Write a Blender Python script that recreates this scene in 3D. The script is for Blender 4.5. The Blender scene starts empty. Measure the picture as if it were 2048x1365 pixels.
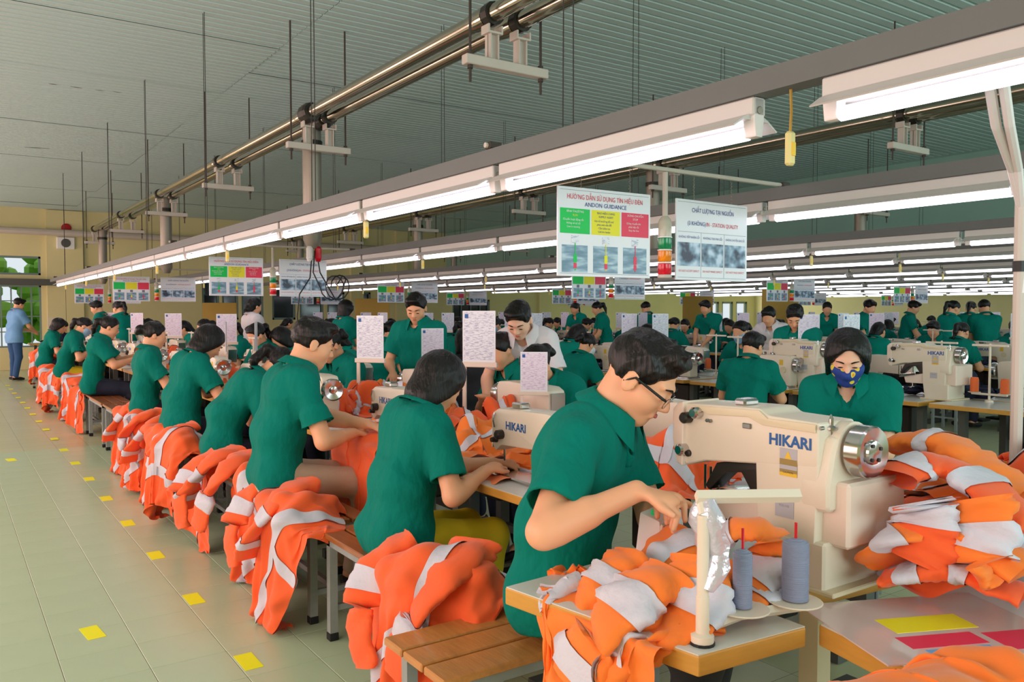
import bpy, bmesh, math, random
import numpy as np
from mathutils import Vector, Matrix
R = math.radians
random.seed(7); rng = np.random.default_rng(7)
SC = bpy.context.scene
COL = SC.collection
# ------------------------------------------------------------------ camera
CAM_H, FPX, HOR, VPX = 1.45, 1650.0, 622.0, -114.0
YAW = math.atan((1024 - VPX) / FPX)            # camera looks this far right of +Y (the sewing lines run along Y)
PITCH = math.atan((682.5 - HOR) / FPX)
cam_d = bpy.data.cameras.new('camera'); cam = bpy.data.objects.new('camera', cam_d); COL.objects.link(cam)
cam_d.sensor_width = 36.0; cam_d.lens = FPX / 2048 * 36.0; cam_d.clip_start = 0.05; cam_d.clip_end = 300
cam.location = (0, 0, CAM_H); cam.rotation_euler = (R(90) - PITCH, 0, -YAW)
SC.camera = cam
SY, CY = math.sin(YAW), math.cos(YAW)
def W(x, y, Z):
    """photo pixel + depth along the (level) view axis -> world point"""
    xc = (x - 1024) / FPX * Z
    return Vector((xc * CY + Z * SY, -xc * SY + Z * CY, CAM_H - (y - HOR) / FPX * Z))
def onz(x, y, z): return W(x, y, FPX * (CAM_H - z) / (y - HOR))
def onX(x, y, X):
    t = (x - 1024) / FPX
    return W(x, y, X / (t * CY + SY))
def onY(x, y, Y):
    t = (x - 1024) / FPX
    return W(x, y, Y / (-t * SY + CY))
# ------------------------------------------------------------------ world, added fill lamps, exposure
world = bpy.data.worlds.new('world'); SC.world = world; world.use_nodes = True
bg = world.node_tree.nodes['Background']; bg.inputs[0].default_value = (0.86, 0.95, 1.0, 1); bg.inputs[1].default_value = 1.6
SC.view_settings.view_transform = 'Standard'; SC.view_settings.look = 'None'
SC.view_settings.exposure = -0.9; SC.view_settings.gamma = 1.0; SC.view_settings.use_curve_mapping = False
LEFT_WIN = [(-0.2 + 4.2 * i) for i in range(6)]      # unseen window bays, added to the aisle wall to let in light
XL, XR, YB, YF, ZC = -2.6, 29.0, 23.5, -4.0, 3.95    # hall: left wall, right wall, back wall, front wall, ceiling
def area(name, loc, rot, sx, sy, power, col):
    d = bpy.data.lights.new(name, 'AREA'); d.shape = 'RECTANGLE'; d.size = sx; d.size_y = sy; d.energy = power; d.color = col
    o = bpy.data.objects.new(name, d); COL.objects.link(o); o.location = loc; o.rotation_euler = rot
    return o
for i, y in enumerate(LEFT_WIN):                      # added pink fill lamps at the unseen aisle windows, warming floor and ceiling
    area('window_daylight', (XL + 0.05, y + 1.5, 1.75), (0, R(-90), 0), 2.0, 3.0, 190, (1.0, 0.68, 0.64))
for i in range(4):                                    # added cyan fill lamps at unseen windows put in behind the camera
    area('window_daylight', (1.5 + 6.5 * i, YF + 0.05, 1.8), (R(90), 0, 0), 4.0, 1.9, 255, (0.78, 1.0, 1.0))
for x in (19.5, 23.6, 27.0):                          # added lamps along the back wall, brightening the far right of the hall
    area('window_daylight', (x, YB - .06, 1.6), (R(-90), 0, 0), 2.4, 1.6, 130, (1.0, 0.97, 0.9))
# ------------------------------------------------------------------ colour and material helpers
def lin(c): return c / 12.92 if c <= .04045 else ((c + .055) / 1.055) ** 2.4
def rgb(r, g, b): return (lin(r / 255), lin(g / 255), lin(b / 255), 1)
MATS = {}
def mat(name, col, rough=.5, metal=0., var=0., vscale=8., bump=0., bscale=40., emit=0., stretch=None, spec=.5, alpha=1., trans=0., sheen=0., coat=0.):
    if name in MATS: return MATS[name]
    m = bpy.data.materials.new(name); m.use_nodes = True; MATS[name] = m
    nt = m.node_tree; b = nt.nodes['Principled BSDF']
    b.inputs['Base Color'].default_value = col; b.inputs['Roughness'].default_value = rough; b.inputs['Metallic'].default_value = metal
    b.inputs['Specular IOR Level'].default_value = spec
    if sheen: b.inputs['Sheen Weight'].default_value = sheen
    if coat: b.inputs['Coat Weight'].default_value = coat
    if trans: b.inputs['Transmission Weight'].default_value = trans
    if alpha < 1: b.inputs['Alpha'].default_value = alpha
    if emit: b.inputs['Emission Color'].default_value = col; b.inputs['Emission Strength'].default_value = emit
    tc = nt.nodes.new('ShaderNodeTexCoord'); src = tc.outputs['Object']
    if stretch:
        mp = nt.nodes.new('ShaderNodeMapping'); mp.inputs['Scale'].default_value = stretch
        nt.links.new(src, mp.inputs[0]); src = mp.outputs[0]
    if var:
        n = nt.nodes.new('ShaderNodeTexNoise'); n.inputs['Scale'].default_value = vscale; n.inputs['Detail'].default_value = 4
        nt.links.new(src, n.inputs['Vector'])
        mx = nt.nodes.new('ShaderNodeMix'); mx.data_type = 'RGBA'
        mx.inputs[6].default_value = tuple(min(1, c * (1 + var)) for c in col[:3]) + (1,)
        mx.inputs[7].default_value = tuple(c * (1 - var) for c in col[:3]) + (1,)
        nt.links.new(n.outputs[0], mx.inputs[0]); nt.links.new(mx.outputs[2], b.inputs['Base Color'])
    if bump:
        n2 = nt.nodes.new('ShaderNodeTexNoise'); n2.inputs['Scale'].default_value = bscale; n2.inputs['Detail'].default_value = 3
        nt.links.new(src, n2.inputs['Vector'])
        bp = nt.nodes.new('ShaderNodeBump'); bp.inputs['Strength'].default_value = bump; bp.inputs['Distance'].default_value = .02
        nt.links.new(n2.outputs[0], bp.inputs['Height']); nt.links.new(bp.outputs[0], b.inputs['Normal'])
    return m
def M(n): return MATS[n]
# ------------------------------------------------------------------ mesh helpers
class MB:
    """collects simple shapes; build() links them as ONE mesh object"""
    def __init__(s): s.v = []; s.f = []
    def add(s, vs, fs):
        o = len(s.v); s.v += [tuple(p) for p in vs]; s.f += [tuple(i + o for i in f) for f in fs]; return s
    def box(s, a, b):
        (x0, y0, z0), (x1, y1, z1) = a, b
        return s.add([(x0, y0, z0), (x1, y0, z0), (x1, y1, z0), (x0, y1, z0), (x0, y0, z1), (x1, y0, z1), (x1, y1, z1), (x0, y1, z1)],
              [(0, 3, 2, 1), (4, 5, 6, 7), (0, 1, 5, 4), (1, 2, 6, 5), (2, 3, 7, 6), (3, 0, 4, 7)])
    def cbox(s, a, b, c=.004):
        """box with chamfered edges"""
        a = Vector(a); b = Vector(b); m = (a + b) / 2; h = (b - a) / 2; vs = []; idx = {}
        for sx in (-1, 1):
            for sy in (-1, 1):
                for sz in (-1, 1):
                    for ax in range(3):
                        p = Vector((sx * (h.x - c), sy * (h.y - c), sz * (h.z - c))); p[ax] += (sx, sy, sz)[ax] * c
                        idx[(sx, sy, sz, ax)] = len(vs); vs.append(m + p)
        fs = []
        for ax in range(3):
            u, w = [i for i in range(3) if i != ax]
            for sg in (-1, 1):
                q = []
                for (du, dw) in ((-1, -1), (1, -1), (1, 1), (-1, 1)):
                    t = [0, 0, 0]; t[ax] = sg; t[u] = du; t[w] = dw; q.append(idx[(*t, ax)])
                fs.append(q)
            for du in (-1, 1):
                for dw in (-1, 1):
                    t0 = [0, 0, 0]; t1 = [0, 0, 0]
                    t0[ax] = -1; t1[ax] = 1; t0[u] = t1[u] = du; t0[w] = t1[w] = dw
                    fs.append([idx[(*t0, u)], idx[(*t1, u)], idx[(*t1, w)], idx[(*t0, w)]])
        for sx in (-1, 1):
            for sy in (-1, 1):
                for sz in (-1, 1): fs.append([idx[(sx, sy, sz, k)] for k in range(3)])
        return s.add(vs, fs)
    def prism(s, poly, axis, d0, d1):
        """polygon in the two other axes, extruded along axis from d0 to d1"""
        n = len(poly); vs = []
        for d in (d0, d1):
            for (p, q) in poly:
                vs.append({'x': (d, p, q), 'y': (p, d, q), 'z': (p, q, d)}[axis])
        return s.add(vs, [list(range(n)), list(range(2 * n - 1, n - 1, -1))] + [[i, (i + 1) % n, n + (i + 1) % n, n + i] for i in range(n)])
    def tube(s, pts, r, n=8, cap=True, squash=None):
        pts = [Vector(p) for p in pts]; m = len(pts)
        rr = r if isinstance(r, (list, tuple)) else [r] * m
        d0 = (pts[1] - pts[0]).normalized(); up = Vector((0, 0, 1)) if abs(d0.z) < .9 else Vector((1, 0, 0))
        u = d0.cross(up).normalized(); vs = []
        for i, p in enumerate(pts):
            d = (pts[min(i + 1, m - 1)] - pts[max(i - 1, 0)]).normalized()
            u = (u - d * u.dot(d)).normalized(); w = d.cross(u)
            for k in range(n):
                a = 2 * math.pi * k / n
                vs.append(p + (u * math.cos(a) + w * math.sin(a) * (squash or 1)) * rr[i])
        fs = [[i * n + k, i * n + (k + 1) % n, (i + 1) * n + (k + 1) % n, (i + 1) * n + k] for i in range(m - 1) for k in range(n)]
        if cap: fs += [list(range(n - 1, -1, -1)), list(range((m - 1) * n, m * n))]
        return s.add(vs, fs)
    def lathe(s, prof, c=(0, 0, 0), n=16, axis='z'):
        vs = []
        for (r, h) in prof:
            for k in range(n):
                a = 2 * math.pi * k / n; p, q = r * math.cos(a), r * math.sin(a)
                v = {'z': (p, q, h), 'x': (h, p, q), 'y': (q, h, p)}[axis]
                vs.append((v[0] + c[0], v[1] + c[1], v[2] + c[2]))
        m = len(prof)
        fs = [[i * n + k, i * n + (k + 1) % n, (i + 1) * n + (k + 1) % n, (i + 1) * n + k] for i in range(m - 1) for k in range(n)]
        fs += [list(range(n - 1, -1, -1)), list(range((m - 1) * n, m * n))]
        return s.add(vs, fs)
    def ell(s, c, r, n=12, m=8, rot=None):
        vs = []; c = Vector(c)
        for i in range(m + 1):
            t = math.pi * i / m
            for k in range(n):
                a = 2 * math.pi * k / n
                p = Vector((r[0] * math.sin(t) * math.cos(a), r[1] * math.sin(t) * math.sin(a), r[2] * math.cos(t)))
                vs.append(c + (rot @ p if rot else p))
        return s.add(vs, [[i * n + k, (i + 1) * n + k, (i + 1) * n + (k + 1) % n, i * n + (k + 1) % n] for i in range(m) for k in range(n)])
    def mesh(s, name, m=None, smooth=False, bevel=0, seg=2):
        me = bpy.data.meshes.new(name); me.from_pydata(s.v, [], s.f)
        bm = bmesh.new(); bm.from_mesh(me); bmesh.ops.recalc_face_normals(bm, faces=bm.faces)
        if bevel:
            es = [e for e in bm.edges if len(e.link_faces) == 2 and e.calc_face_angle(0) > R(28)]
            bmesh.ops.bevel(bm, geom=es, offset=bevel, segments=seg, affect='EDGES', profile=.6, clamp_overlap=True)
        bm.to_mesh(me); bm.free()
        if smooth: me.shade_smooth(); me.set_sharp_from_angle(angle=R(smooth if smooth > 1 else 35))
        if m: me.materials.append(M(m) if isinstance(m, str) else m)
        return me
    def build(s, name, m=None, parent=None, smooth=False, bevel=0, seg=2): return obj(name, s.mesh(name, m, smooth, bevel, seg), parent)
def obj(name, me, parent=None, loc=None, rotz=None):
    o = bpy.data.objects.new(name, me); COL.objects.link(o)
    if parent: o.parent = parent
    if loc is not None: o.location = loc
    if rotz is not None: o.rotation_euler = (0, 0, rotz)
    return o
def tag(o, label=None, cat=None, group=None, kind=None):
    for k, v in (('label', label), ('category', cat), ('group', group), ('kind', kind)):
        if v: o[k] = v
    return o
def thing(name, label, cat, loc=(0, 0, 0), rotz=0, group=None, parent=None):
    o = bpy.data.objects.new(name, None); COL.objects.link(o); o.empty_display_size = .1
    o.location = loc; o.rotation_euler = (0, 0, rotz)
    return tag(o, label, cat, group)
def dup(root, loc=None, rotz=None, label=None, group=None):
    def cp(o, par):
        c = o.copy(); COL.objects.link(c); c.parent = par
        for ch in KIDS.get(o.name, []): cp(ch, c)
        return c
    KIDS = {}
    def walk(o):
        KIDS[o.name] = list(o.children)
        for ch in o.children: walk(ch)
    walk(root)
    r = cp(root, None)
    if loc is not None: r.location = loc
    if rotz is not None: r.rotation_euler = (0, 0, rotz)
    if label: r['label'] = label
    if group: r['group'] = group
    return r
def struct(name, mb, m, parent=None, label=None, **kw):
    o = mb.build(name, m, parent, **kw)
    if not parent: tag(o, label, None, None, 'structure')
    return o
ORD = ['first', 'second', 'third', 'fourth', 'fifth', 'sixth', 'seventh', 'eighth', 'ninth', 'tenth', 'eleventh', 'twelfth', 'thirteenth', 'fourteenth', 'fifteenth', 'sixteenth', 'seventeenth', 'eighteenth', 'nineteenth', 'twentieth']
PITCH_X = 4.3                                          # sewing lines repeat every 4.3 m
def visible(p, margin=60):
    v = Vector(p); Z = v.x * SY + v.y * CY
    if Z < .3: return False
    x = 1024 + FPX * (v.x * CY - v.y * SY) / Z
    return -margin < x < 2048 + margin
# ------------------------------------------------------------------ materials
def plain_mats():
    mat('tile', rgb(186, 208, 172), .3, var=.10, vscale=3, bump=.01, bscale=30)
    mat('tile2', rgb(200, 188, 142), .3, var=.12, vscale=4, bump=.01, bscale=30)
    mat('ceil', rgb(182, 204, 204), .5, var=.08, vscale=.6)
    mat('ceil_stain', rgb(96, 92, 84), .8)
    mat('wall_yellow', rgb(222, 212, 160), .8, var=.08, vscale=1.2)
    mat('wall_teal', rgb(150, 190, 178), .8, var=.05, vscale=1)
    mat('wall_white', rgb(220, 222, 210), .8)
    mat('frame_grey', rgb(118, 140, 138), .5)
    mat('dark_trim', rgb(82, 84, 80), .6)
    mat('chan', rgb(100, 104, 104), .55, var=.05)
    mat('refl', rgb(206, 202, 200), .45)
    mat('tube', (.92, .87, 1, 1), .4, emit=9.)
    mat('cap', rgb(232, 226, 226), .4)
    mat('wire', rgb(44, 42, 42), .6)
    mat('steel', rgb(150, 148, 142), .28, metal=.9, var=.1)
    mat('steel_dull', rgb(150, 142, 130), .45, metal=.5, var=.12)
    mat('pipe_metal', rgb(176, 168, 152), .16, metal=1., var=.06)
    mat('rod', rgb(70, 60, 54), .6, metal=.3)
    mat('hang_bar', rgb(196, 186, 176), .5, var=.05)
    mat('board', rgb(232, 232, 240), .35)
    mat('white', rgb(236, 236, 236), .5)
    mat('red_print', rgb(222, 60, 80), .6); mat('blue_print', rgb(52, 70, 150), .6); mat('grey_print', rgb(120, 120, 140), .6)
    mat('green_panel', rgb(0, 196, 84), .5); mat('yellow_panel', rgb(236, 226, 30), .5); mat('red_panel', rgb(232, 48, 84), .45)
    mat('lamp_green', rgb(0, 150, 90), .15, trans=.3); mat('lamp_amber', rgb(255, 150, 20), .15, trans=.3); mat('lamp_red', rgb(235, 20, 50), .15, trans=.3)
    mat('lamp_clear', rgb(214, 208, 190), .2, trans=.3)
    mat('lamp_green_lit', rgb(20, 190, 110), .2, emit=.6)
    mat('laminate', rgb(214, 216, 210), .22, var=.04, vscale=5)
    mat('wood_edge', rgb(206, 150, 62), .4, var=.15, vscale=14, stretch=(1, 1, 6))
    mat('bench_wood', rgb(158, 92, 44), .3, var=.3, vscale=9, stretch=(8, 1, 8), bump=.05, bscale=20, coat=.3)
    mat('bench_wood2', rgb(198, 134, 70), .3, var=.3, vscale=9, stretch=(1, 8, 8), bump=.05, bscale=20, coat=.3)
    mat('bench_metal', rgb(150, 156, 154), .5, var=.15, vscale=20)
    mat('rubber', rgb(24, 24, 26), .7)
    mat('cream', rgb(226, 214, 194), .35, var=.03)
    mat('cream2', rgb(218, 204, 172), .38, var=.04)
    mat('cream_pink', rgb(232, 212, 196), .4)
    mat('chrome', rgb(200, 196, 196), .16, metal=1.)
    mat('dark_metal', rgb(60, 56, 52), .4, metal=.6)
    mat('black', rgb(18, 18, 20), .5)
    mat('hikari_blue', rgb(20, 90, 160), .5)
    mat('label_yellow', rgb(232, 190, 50), .5); mat('label_grey', rgb(180, 180, 186), .5)
    mat('orange', rgb(255, 98, 38), .8, var=.10, vscale=5, bump=.12, bscale=26, sheen=.2)
    mat('orange2', rgb(255, 128, 36), .75, var=.08, vscale=5, bump=.12, bscale=26, sheen=.2)
    mat('stripe', rgb(208, 208, 220), .55, bump=.15, bscale=60)
    mat('navy', rgb(26, 36, 66), .75, var=.25, vscale=6, bump=.12, bscale=26)
    mat('shirt', rgb(0, 122, 108), .85, var=.1, vscale=6, bump=.9, bscale=15, spec=.15, stretch=(1, 1, .6))
    mat('shirt_lt', rgb(0, 134, 118), .85, var=.1, vscale=6, bump=.6, bscale=8, spec=.15)
    mat('shirt_white', rgb(224, 218, 222), .75, var=.03, bump=.25, bscale=14)
    mat('shirt_blue', rgb(112, 164, 214), .75, var=.05, bump=.25, bscale=14)
    mat('shirt_black', rgb(26, 26, 34), .75, bump=.25, bscale=14)
    mat('shirt_red', rgb(176, 24, 34), .75, bump=.25, bscale=14)
    mat('trouser_navy', rgb(26, 32, 54), .8, var=.2); mat('trouser_beige', rgb(196, 172, 148), .8, var=.08, bump=.2, bscale=12)
    mat('trouser_yellow', rgb(214, 190, 20), .8); mat('trouser_blue', rgb(44, 84, 132), .8, var=.15); mat('trouser_dark', rgb(34, 32, 36), .8)
    mat('skin', rgb(238, 174, 134), .5, var=.05, vscale=9); mat('skin2', rgb(246, 190, 160), .5, var=.05, vscale=9)
    mat('lips', rgb(196, 100, 92), .45); mat('eye_dark', rgb(30, 22, 20), .25); mat('hair', rgb(14, 11, 11), .42, bump=.35, bscale=90, stretch=(1, 1, .1), spec=.35)
    mat('mask_blue', rgb(150, 190, 222), .7); mat('mask_white', rgb(226, 230, 236), .7)
    mat('thread_grey', rgb(140, 150, 178), .6, bump=.5, bscale=5, stretch=(2, 2, 120)); mat('thread_orange', rgb(255, 120, 60), .6, bump=.5, bscale=5, stretch=(2, 2, 120))
    mat('thread_green', rgb(20, 100, 80), .6)
    mat('yellow_tape', rgb(250, 250, 16), .6)
    mat('pull_yellow', rgb(220, 206, 140), .5)
    mat('cardboard', rgb(176, 140, 62), .8); mat('glass_dark', rgb(30, 44, 52), .08)
    mat('leaf', rgb(120, 170, 60), .7, var=.4, vscale=3); mat('bark', rgb(80, 64, 48), .9)
    mat('pink_paper', rgb(246, 200, 220), .6); mat('foil', rgb(206, 206, 220), .2, metal=.4, bump=.3, bscale=30)
    mat('plastic_sheet', rgb(214, 196, 192), .1, coat=.4); mat('bag_white', rgb(226, 224, 228), .3, bump=.4, bscale=18)
plain_mats()
def printed(name, base, ink, scale, thr=.5, aspect=(1, 1, 1), kind='lines'):
    """flat print: rows of words / blurred snapshots, from object coordinates"""
    m = bpy.data.materials.new(name); m.use_nodes = True; MATS[name] = m; nt = m.node_tree; b = nt.nodes['Principled BSDF']
    b.inputs['Roughness'].default_value = .35
    tc = nt.nodes.new('ShaderNodeTexCoord'); mp = nt.nodes.new('ShaderNodeMapping'); nt.links.new(tc.outputs['Object'], mp.inputs[0])
    n = nt.nodes.new('ShaderNodeTexNoise'); n.inputs['Scale'].default_value = scale; n.inputs['Detail'].default_value = 2
    rp = nt.nodes.new('ShaderNodeValToRGB'); mp.inputs['Scale'].default_value = aspect
    nt.links.new(mp.outputs[0], n.inputs['Vector']); nt.links.new(n.outputs[0], rp.inputs[0]); nt.links.new(rp.outputs[0], b.inputs['Base Color'])
    e = rp.color_ramp.elements; rp.color_ramp.interpolation = 'CONSTANT' if kind == 'lines' else 'LINEAR'
    e[0].position = 0; e[0].color = base; e[1].position = thr; e[1].color = ink
    if kind == 'snap':
        e[0].position = .35; e[1].position = .65; c = e.new(.5); c.color = rgb(120, 150, 176)
    return m
printed('snap_a', rgb(92, 128, 150), rgb(176, 200, 214), 14, aspect=(.7, .7, 3.2), kind='snap')
printed('snap_b', rgb(40, 40, 70), rgb(200, 214, 236), 13, aspect=(1, 1, 1.3), kind='snap')
printed('paper_text', rgb(228, 230, 240), rgb(184, 186, 208), 60, .54, aspect=(.6, .6, 3.4))
printed('paper_text2', rgb(234, 224, 240), rgb(206, 184, 214), 60, .56, aspect=(.6, .6, 3.4))
printed('pink_text', rgb(246, 202, 224), rgb(226, 160, 200), 40, .6, aspect=(.8, .8, 4))
def mask_print():
    m = mat('mask_print', rgb(36, 66, 150), .7); nt = m.node_tree; b = nt.nodes['Principled BSDF']
    tc = nt.nodes.new('ShaderNodeTexCoord'); v = nt.nodes.new('ShaderNodeTexVoronoi'); v.inputs['Scale'].default_value = 24
    rp = nt.nodes.new('ShaderNodeValToRGB'); e = rp.color_ramp.elements; rp.color_ramp.interpolation = 'CONSTANT'
    e[0].color = rgb(244, 150, 30); e[1].position = .34; e[1].color = rgb(36, 66, 150); c = e.new(.2); c.color = rgb(240, 214, 60)
    nt.links.new(tc.outputs['Object'], v.inputs['Vector']); nt.links.new(v.outputs['Distance'], rp.inputs[0]); nt.links.new(rp.outputs[0], b.inputs['Base Color'])
mask_print()
def text_mesh(txt, size, m, align='CENTER', bold=0.):
    for a, b in (('Đ', 'Ð'), ('Ớ', 'Ó’'), ('Ợ', 'Ọ’'), ('Ờ', 'Ò’'), ('ờ', 'ò’'), ('ợ', 'ọ’'), ('ở', 'ỏ’'), ('ơ', 'o’')): txt = txt.replace(a, b)
    c = bpy.data.curves.new('lettering', 'FONT'); c.body = txt; c.size = size; c.align_x = align; c.align_y = 'CENTER'; c.offset = bold; c.resolution_u = 2
    o = bpy.data.objects.new('lettering_src', c); COL.objects.link(o)
    dg = bpy.context.evaluated_depsgraph_get(); me = bpy.data.meshes.new_from_object(o.evaluated_get(dg))
    bpy.data.objects.remove(o); bpy.data.curves.remove(c); me.name = 'lettering'
    me.materials.clear(); me.materials.append(M(m)); return me
# ------------------------------------------------------------------ floor with separate tiles along the aisle
T = .3; TX0, TY0 = .965, 3.84
floor = struct('floor', MB().box((XL - .2, YF - .2, -.2), (XR + .2, YB + .2, -.003)), 'tile2', label='glossy beige tiled factory floor')
def floor_lines():
    m = M('tile2'); nt = m.node_tree; b = nt.nodes['Principled BSDF']
    br = nt.nodes.new('ShaderNodeTexBrick'); br.offset = 0; br.inputs['Scale'].default_value = 1; br.inputs['Brick Width'].default_value = T; br.inputs['Row Height'].default_value = T
    br.inputs['Mortar Size'].default_value = .0015; br.inputs['Color1'].default_value = rgb(192, 196, 154); br.inputs['Color2'].default_value = rgb(198, 202, 162); br.inputs['Mortar'].default_value = rgb(120, 108, 80)
    tc = nt.nodes.new('ShaderNodeTexCoord'); mp = nt.nodes.new('ShaderNodeMapping'); mp.inputs['Location'].default_value = (-TX0, -TY0, 0)
    nt.links.new(tc.outputs['Object'], mp.inputs[0]); nt.links.new(mp.outputs[0], br.inputs[0]); nt.links.new(br.outputs[0], b.inputs['Base Color'])
floor_lines()
tm = MB().cbox((.0012, .0012, -.004), (T - .0012, T - .0012, 0), .0012).mesh('floor_tile', 'tile')
for i in range(-5, 3):
    for j in range(-4, 20):
        obj('floor_tile', tm, floor, (TX0 + i * T, TY0 + j * T, 0))
# yellow tape marks
tape = MB().box((0, -.085, 0), (.075, .085, .0012)).mesh('floor_tape', 'yellow_tape')
for i in range(18):
    y = 3.385 + .9 * (i if i else 0)
    tag(obj('floor_tape', tape, None, (TX0 + .008, y, .0003), rng.normal(0, .02)), f'yellow tape dash on the aisle floor, {ORD[i]} from the camera in the long row', 'tape mark', 'yellow dashes along the aisle')
for i, (x, y) in enumerate(((175, 1275), (17, 922))):
    p = onz(x, y, 0)
    tag(obj('floor_tape', tape, None, (p.x - .04, p.y, .0003), .1), ('lone yellow tape dash left of the long dashed row, nearer one', 'small lone yellow tape mark far left on the floor')[i], 'tape mark', 'stray yellow tape marks')
# ------------------------------------------------------------------ ceiling of ribbed sheets, walls
ceiling = struct('ceiling', MB().box((XL, YF, ZC + .03), (XR, YB, ZC + .2)), 'ceil', label='ribbed metal sheet ceiling')
def sheet():
    mb = MB(); n = 8; w = .12; L = 5.3
    prof = []
    for i in range(n): prof += [(i * w, 0), (i * w + .082, 0), (i * w + .09, .022), (i * w + .112, .022)]
    prof.append((n * w, 0))
    vs = [(0, p, q) for p, q in prof] + [(L - .004, p, q) for p, q in prof]; k = len(prof)
    return mb.add(vs, [[i, i + 1, k + i + 1, k + i] for i in range(k - 1)]).mesh('ceiling_sheet', 'ceil')
sm = sheet()
for i in range(3):
    for j in range(28):
        if YF + j * .96 < YB - .5: obj('ceiling_sheet', sm, ceiling, (XL + i * 5.3, YF + .3 + j * .96, ZC + rng.normal(0, .003)))
for (x0, y0, x1, y1) in ((315, 505, 360, 512), (440, 521, 505, 531), (585, 540, 640, 547), (683, 549, 735, 557), (1150, 295, 1275, 318), (165, 870, 310, 880)):
    p = onz(x0 / 2.926, y0 / 2.926, ZC - .002); q = onz(x1 / 2.926, y1 / 2.926, ZC - .002); d = (q - p); d.z = 0
    MB().tube([p, p + d * .5, p + d], [.006, .014, .006], 6, squash=.2).build('rust_streak', 'ceil_stain', ceiling)
LOW_X = 13.6
struct('trim_1', MB().box((LOW_X, YF, 2.55), (LOW_X + .2, YB, ZC + .03)), 'wall_teal', label='pale teal bulkhead wall hanging below the ceiling on the right')
def openings(mb, w0, w1, z0, z1, holes, put):
    """wall strip w0..w1 with rectangular holes (a0,a1,b0,b1); put(a0,a1,b0,b1) adds a slab"""
    cur = w0
    for (a0, a1, b0, b1) in sorted(holes):
        if a0 > cur: put(cur, a0, z0, z1)
        if b0 > z0: put(a0, a1, z0, b0)
        if b1 < z1: put(a0, a1, b1, z1)
        cur = a1
    if cur < w1: put(cur, w1, z0, z1)
mb = MB(); openings(mb, YF, YB, 0, ZC + .03, [(y, y + 3, .75, 2.75) for y in LEFT_WIN], lambda a, b, c, d: mb.box((XL - .2, a, c), (XL, b, d)))
struct('wall_left', mb, 'wall_yellow', label='yellow painted aisle wall with tall windows')
mb = MB(); openings(mb, XL, XR, 0, ZC + .03, [(1.5 + 6.5 * i - 2, 1.5 + 6.5 * i + 2, .85, 2.75) for i in range(4)], lambda a, b, c, d: mb.box((a, YF - .2, c), (b, YF, d)))
struct('wall_front', mb, 'wall_yellow', label='yellow wall behind the photographer')
struct('wall_right', MB().box((XR, YF, 0), (XR + .2, YB, ZC)), 'wall_yellow', label='far yellow side wall on the right')
# back wall: window and door openings measured on its plane
def bw(x, y): p = onY(x, y, YB); return p.x, p.z
bholes = []
def bh(x0, y0, x1, y1):
    a = bw(x0, y1); b = bw(x1, y0); bholes.append((a[0], b[0], a[1], b[1])); return bholes[-1]
H_WIN = bh(-60, 514, 84, 548)
xa, xb = H_WIN[0], H_WIN[1]; low = (xa, xb, .55, bw(40, 571)[1])
dark = [bh(405, 562, 440, 640), bh(445, 562, 478, 640), bh(484, 562, 528, 640), bh(545, 575, 592, 640), bh(600, 575, 648, 640), bh(655, 585, 690, 640), bh(700, 585, 742, 640), bh(905, 600, 980, 650)]
bright = [bh(1392, 604, 1412, 662), bh(1416, 604, 1438, 662), bh(1444, 604, 1466, 662), bh(1472, 604, 1494, 662), bh(1600, 606, 1617, 655), bh(1622, 606, 1640, 655)]
mb = MB()
put = lambda a, b, c, d: mb.box((a, YB, c), (b, YB + .2, d))
openings(mb, xb, XR, 0, ZC + .03, [h for h in bholes[1:]], put)
put(XL, xa, 0, ZC + .03); put(xa, xb, 0, low[2]); put(xa, xb, low[3], H_WIN[2]); put(xa, xb, H_WIN[3], ZC + .03)
struct('wall_back', mb, 'wall_yellow', label='yellow back wall at the end of the aisle')
def window(n, h, bars, m='frame_grey', glass=None, t=.05, hbars=1):
    o = tag(thing(f'window_{n}', f'grey framed window {n} in the back wall', None, ((h[0] + h[1]) / 2, YB + .06, h[2])), None, None, None, 'structure')
    w = (h[1] - h[0]) / 2; hh = h[3] - h[2]
    for (a, b) in (((-w, -.03, 0), (-w + t, .03, hh)), ((w - t, -.03, 0), (w, .03, hh)), ((-w, -.03, 0), (w, .03, t)), ((-w, -.03, hh - t), (w, .03, hh))):
        MB().box(a, b).build('window_frame', m, o)
    for i in range(1, bars): x = -w + 2 * w * i / bars; MB().box((x - .015, -.02, t), (x + .015, .02, hh - t)).build('mullion', m, o)
    for i in range(1, hbars): z = hh * i / hbars; MB().box((-w + t, -.015, z - .012), (w - t, .015, z + .012)).build('window_bar', m, o)
    if glass: MB().box((-w + .01, .032, .01), (w - .01, .04, hh - .01)).build('pane', glass, o)
    return o
window(1, H_WIN, 1); window(2, low, 7, t=.04, hbars=4)
for i, h in enumerate(dark): window(3 + i, h, 1 if i < 7 else 4, glass='glass_dark', t=.06)
for i, h in enumerate(bright): window(11 + i, h, 1, t=.08)
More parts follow.
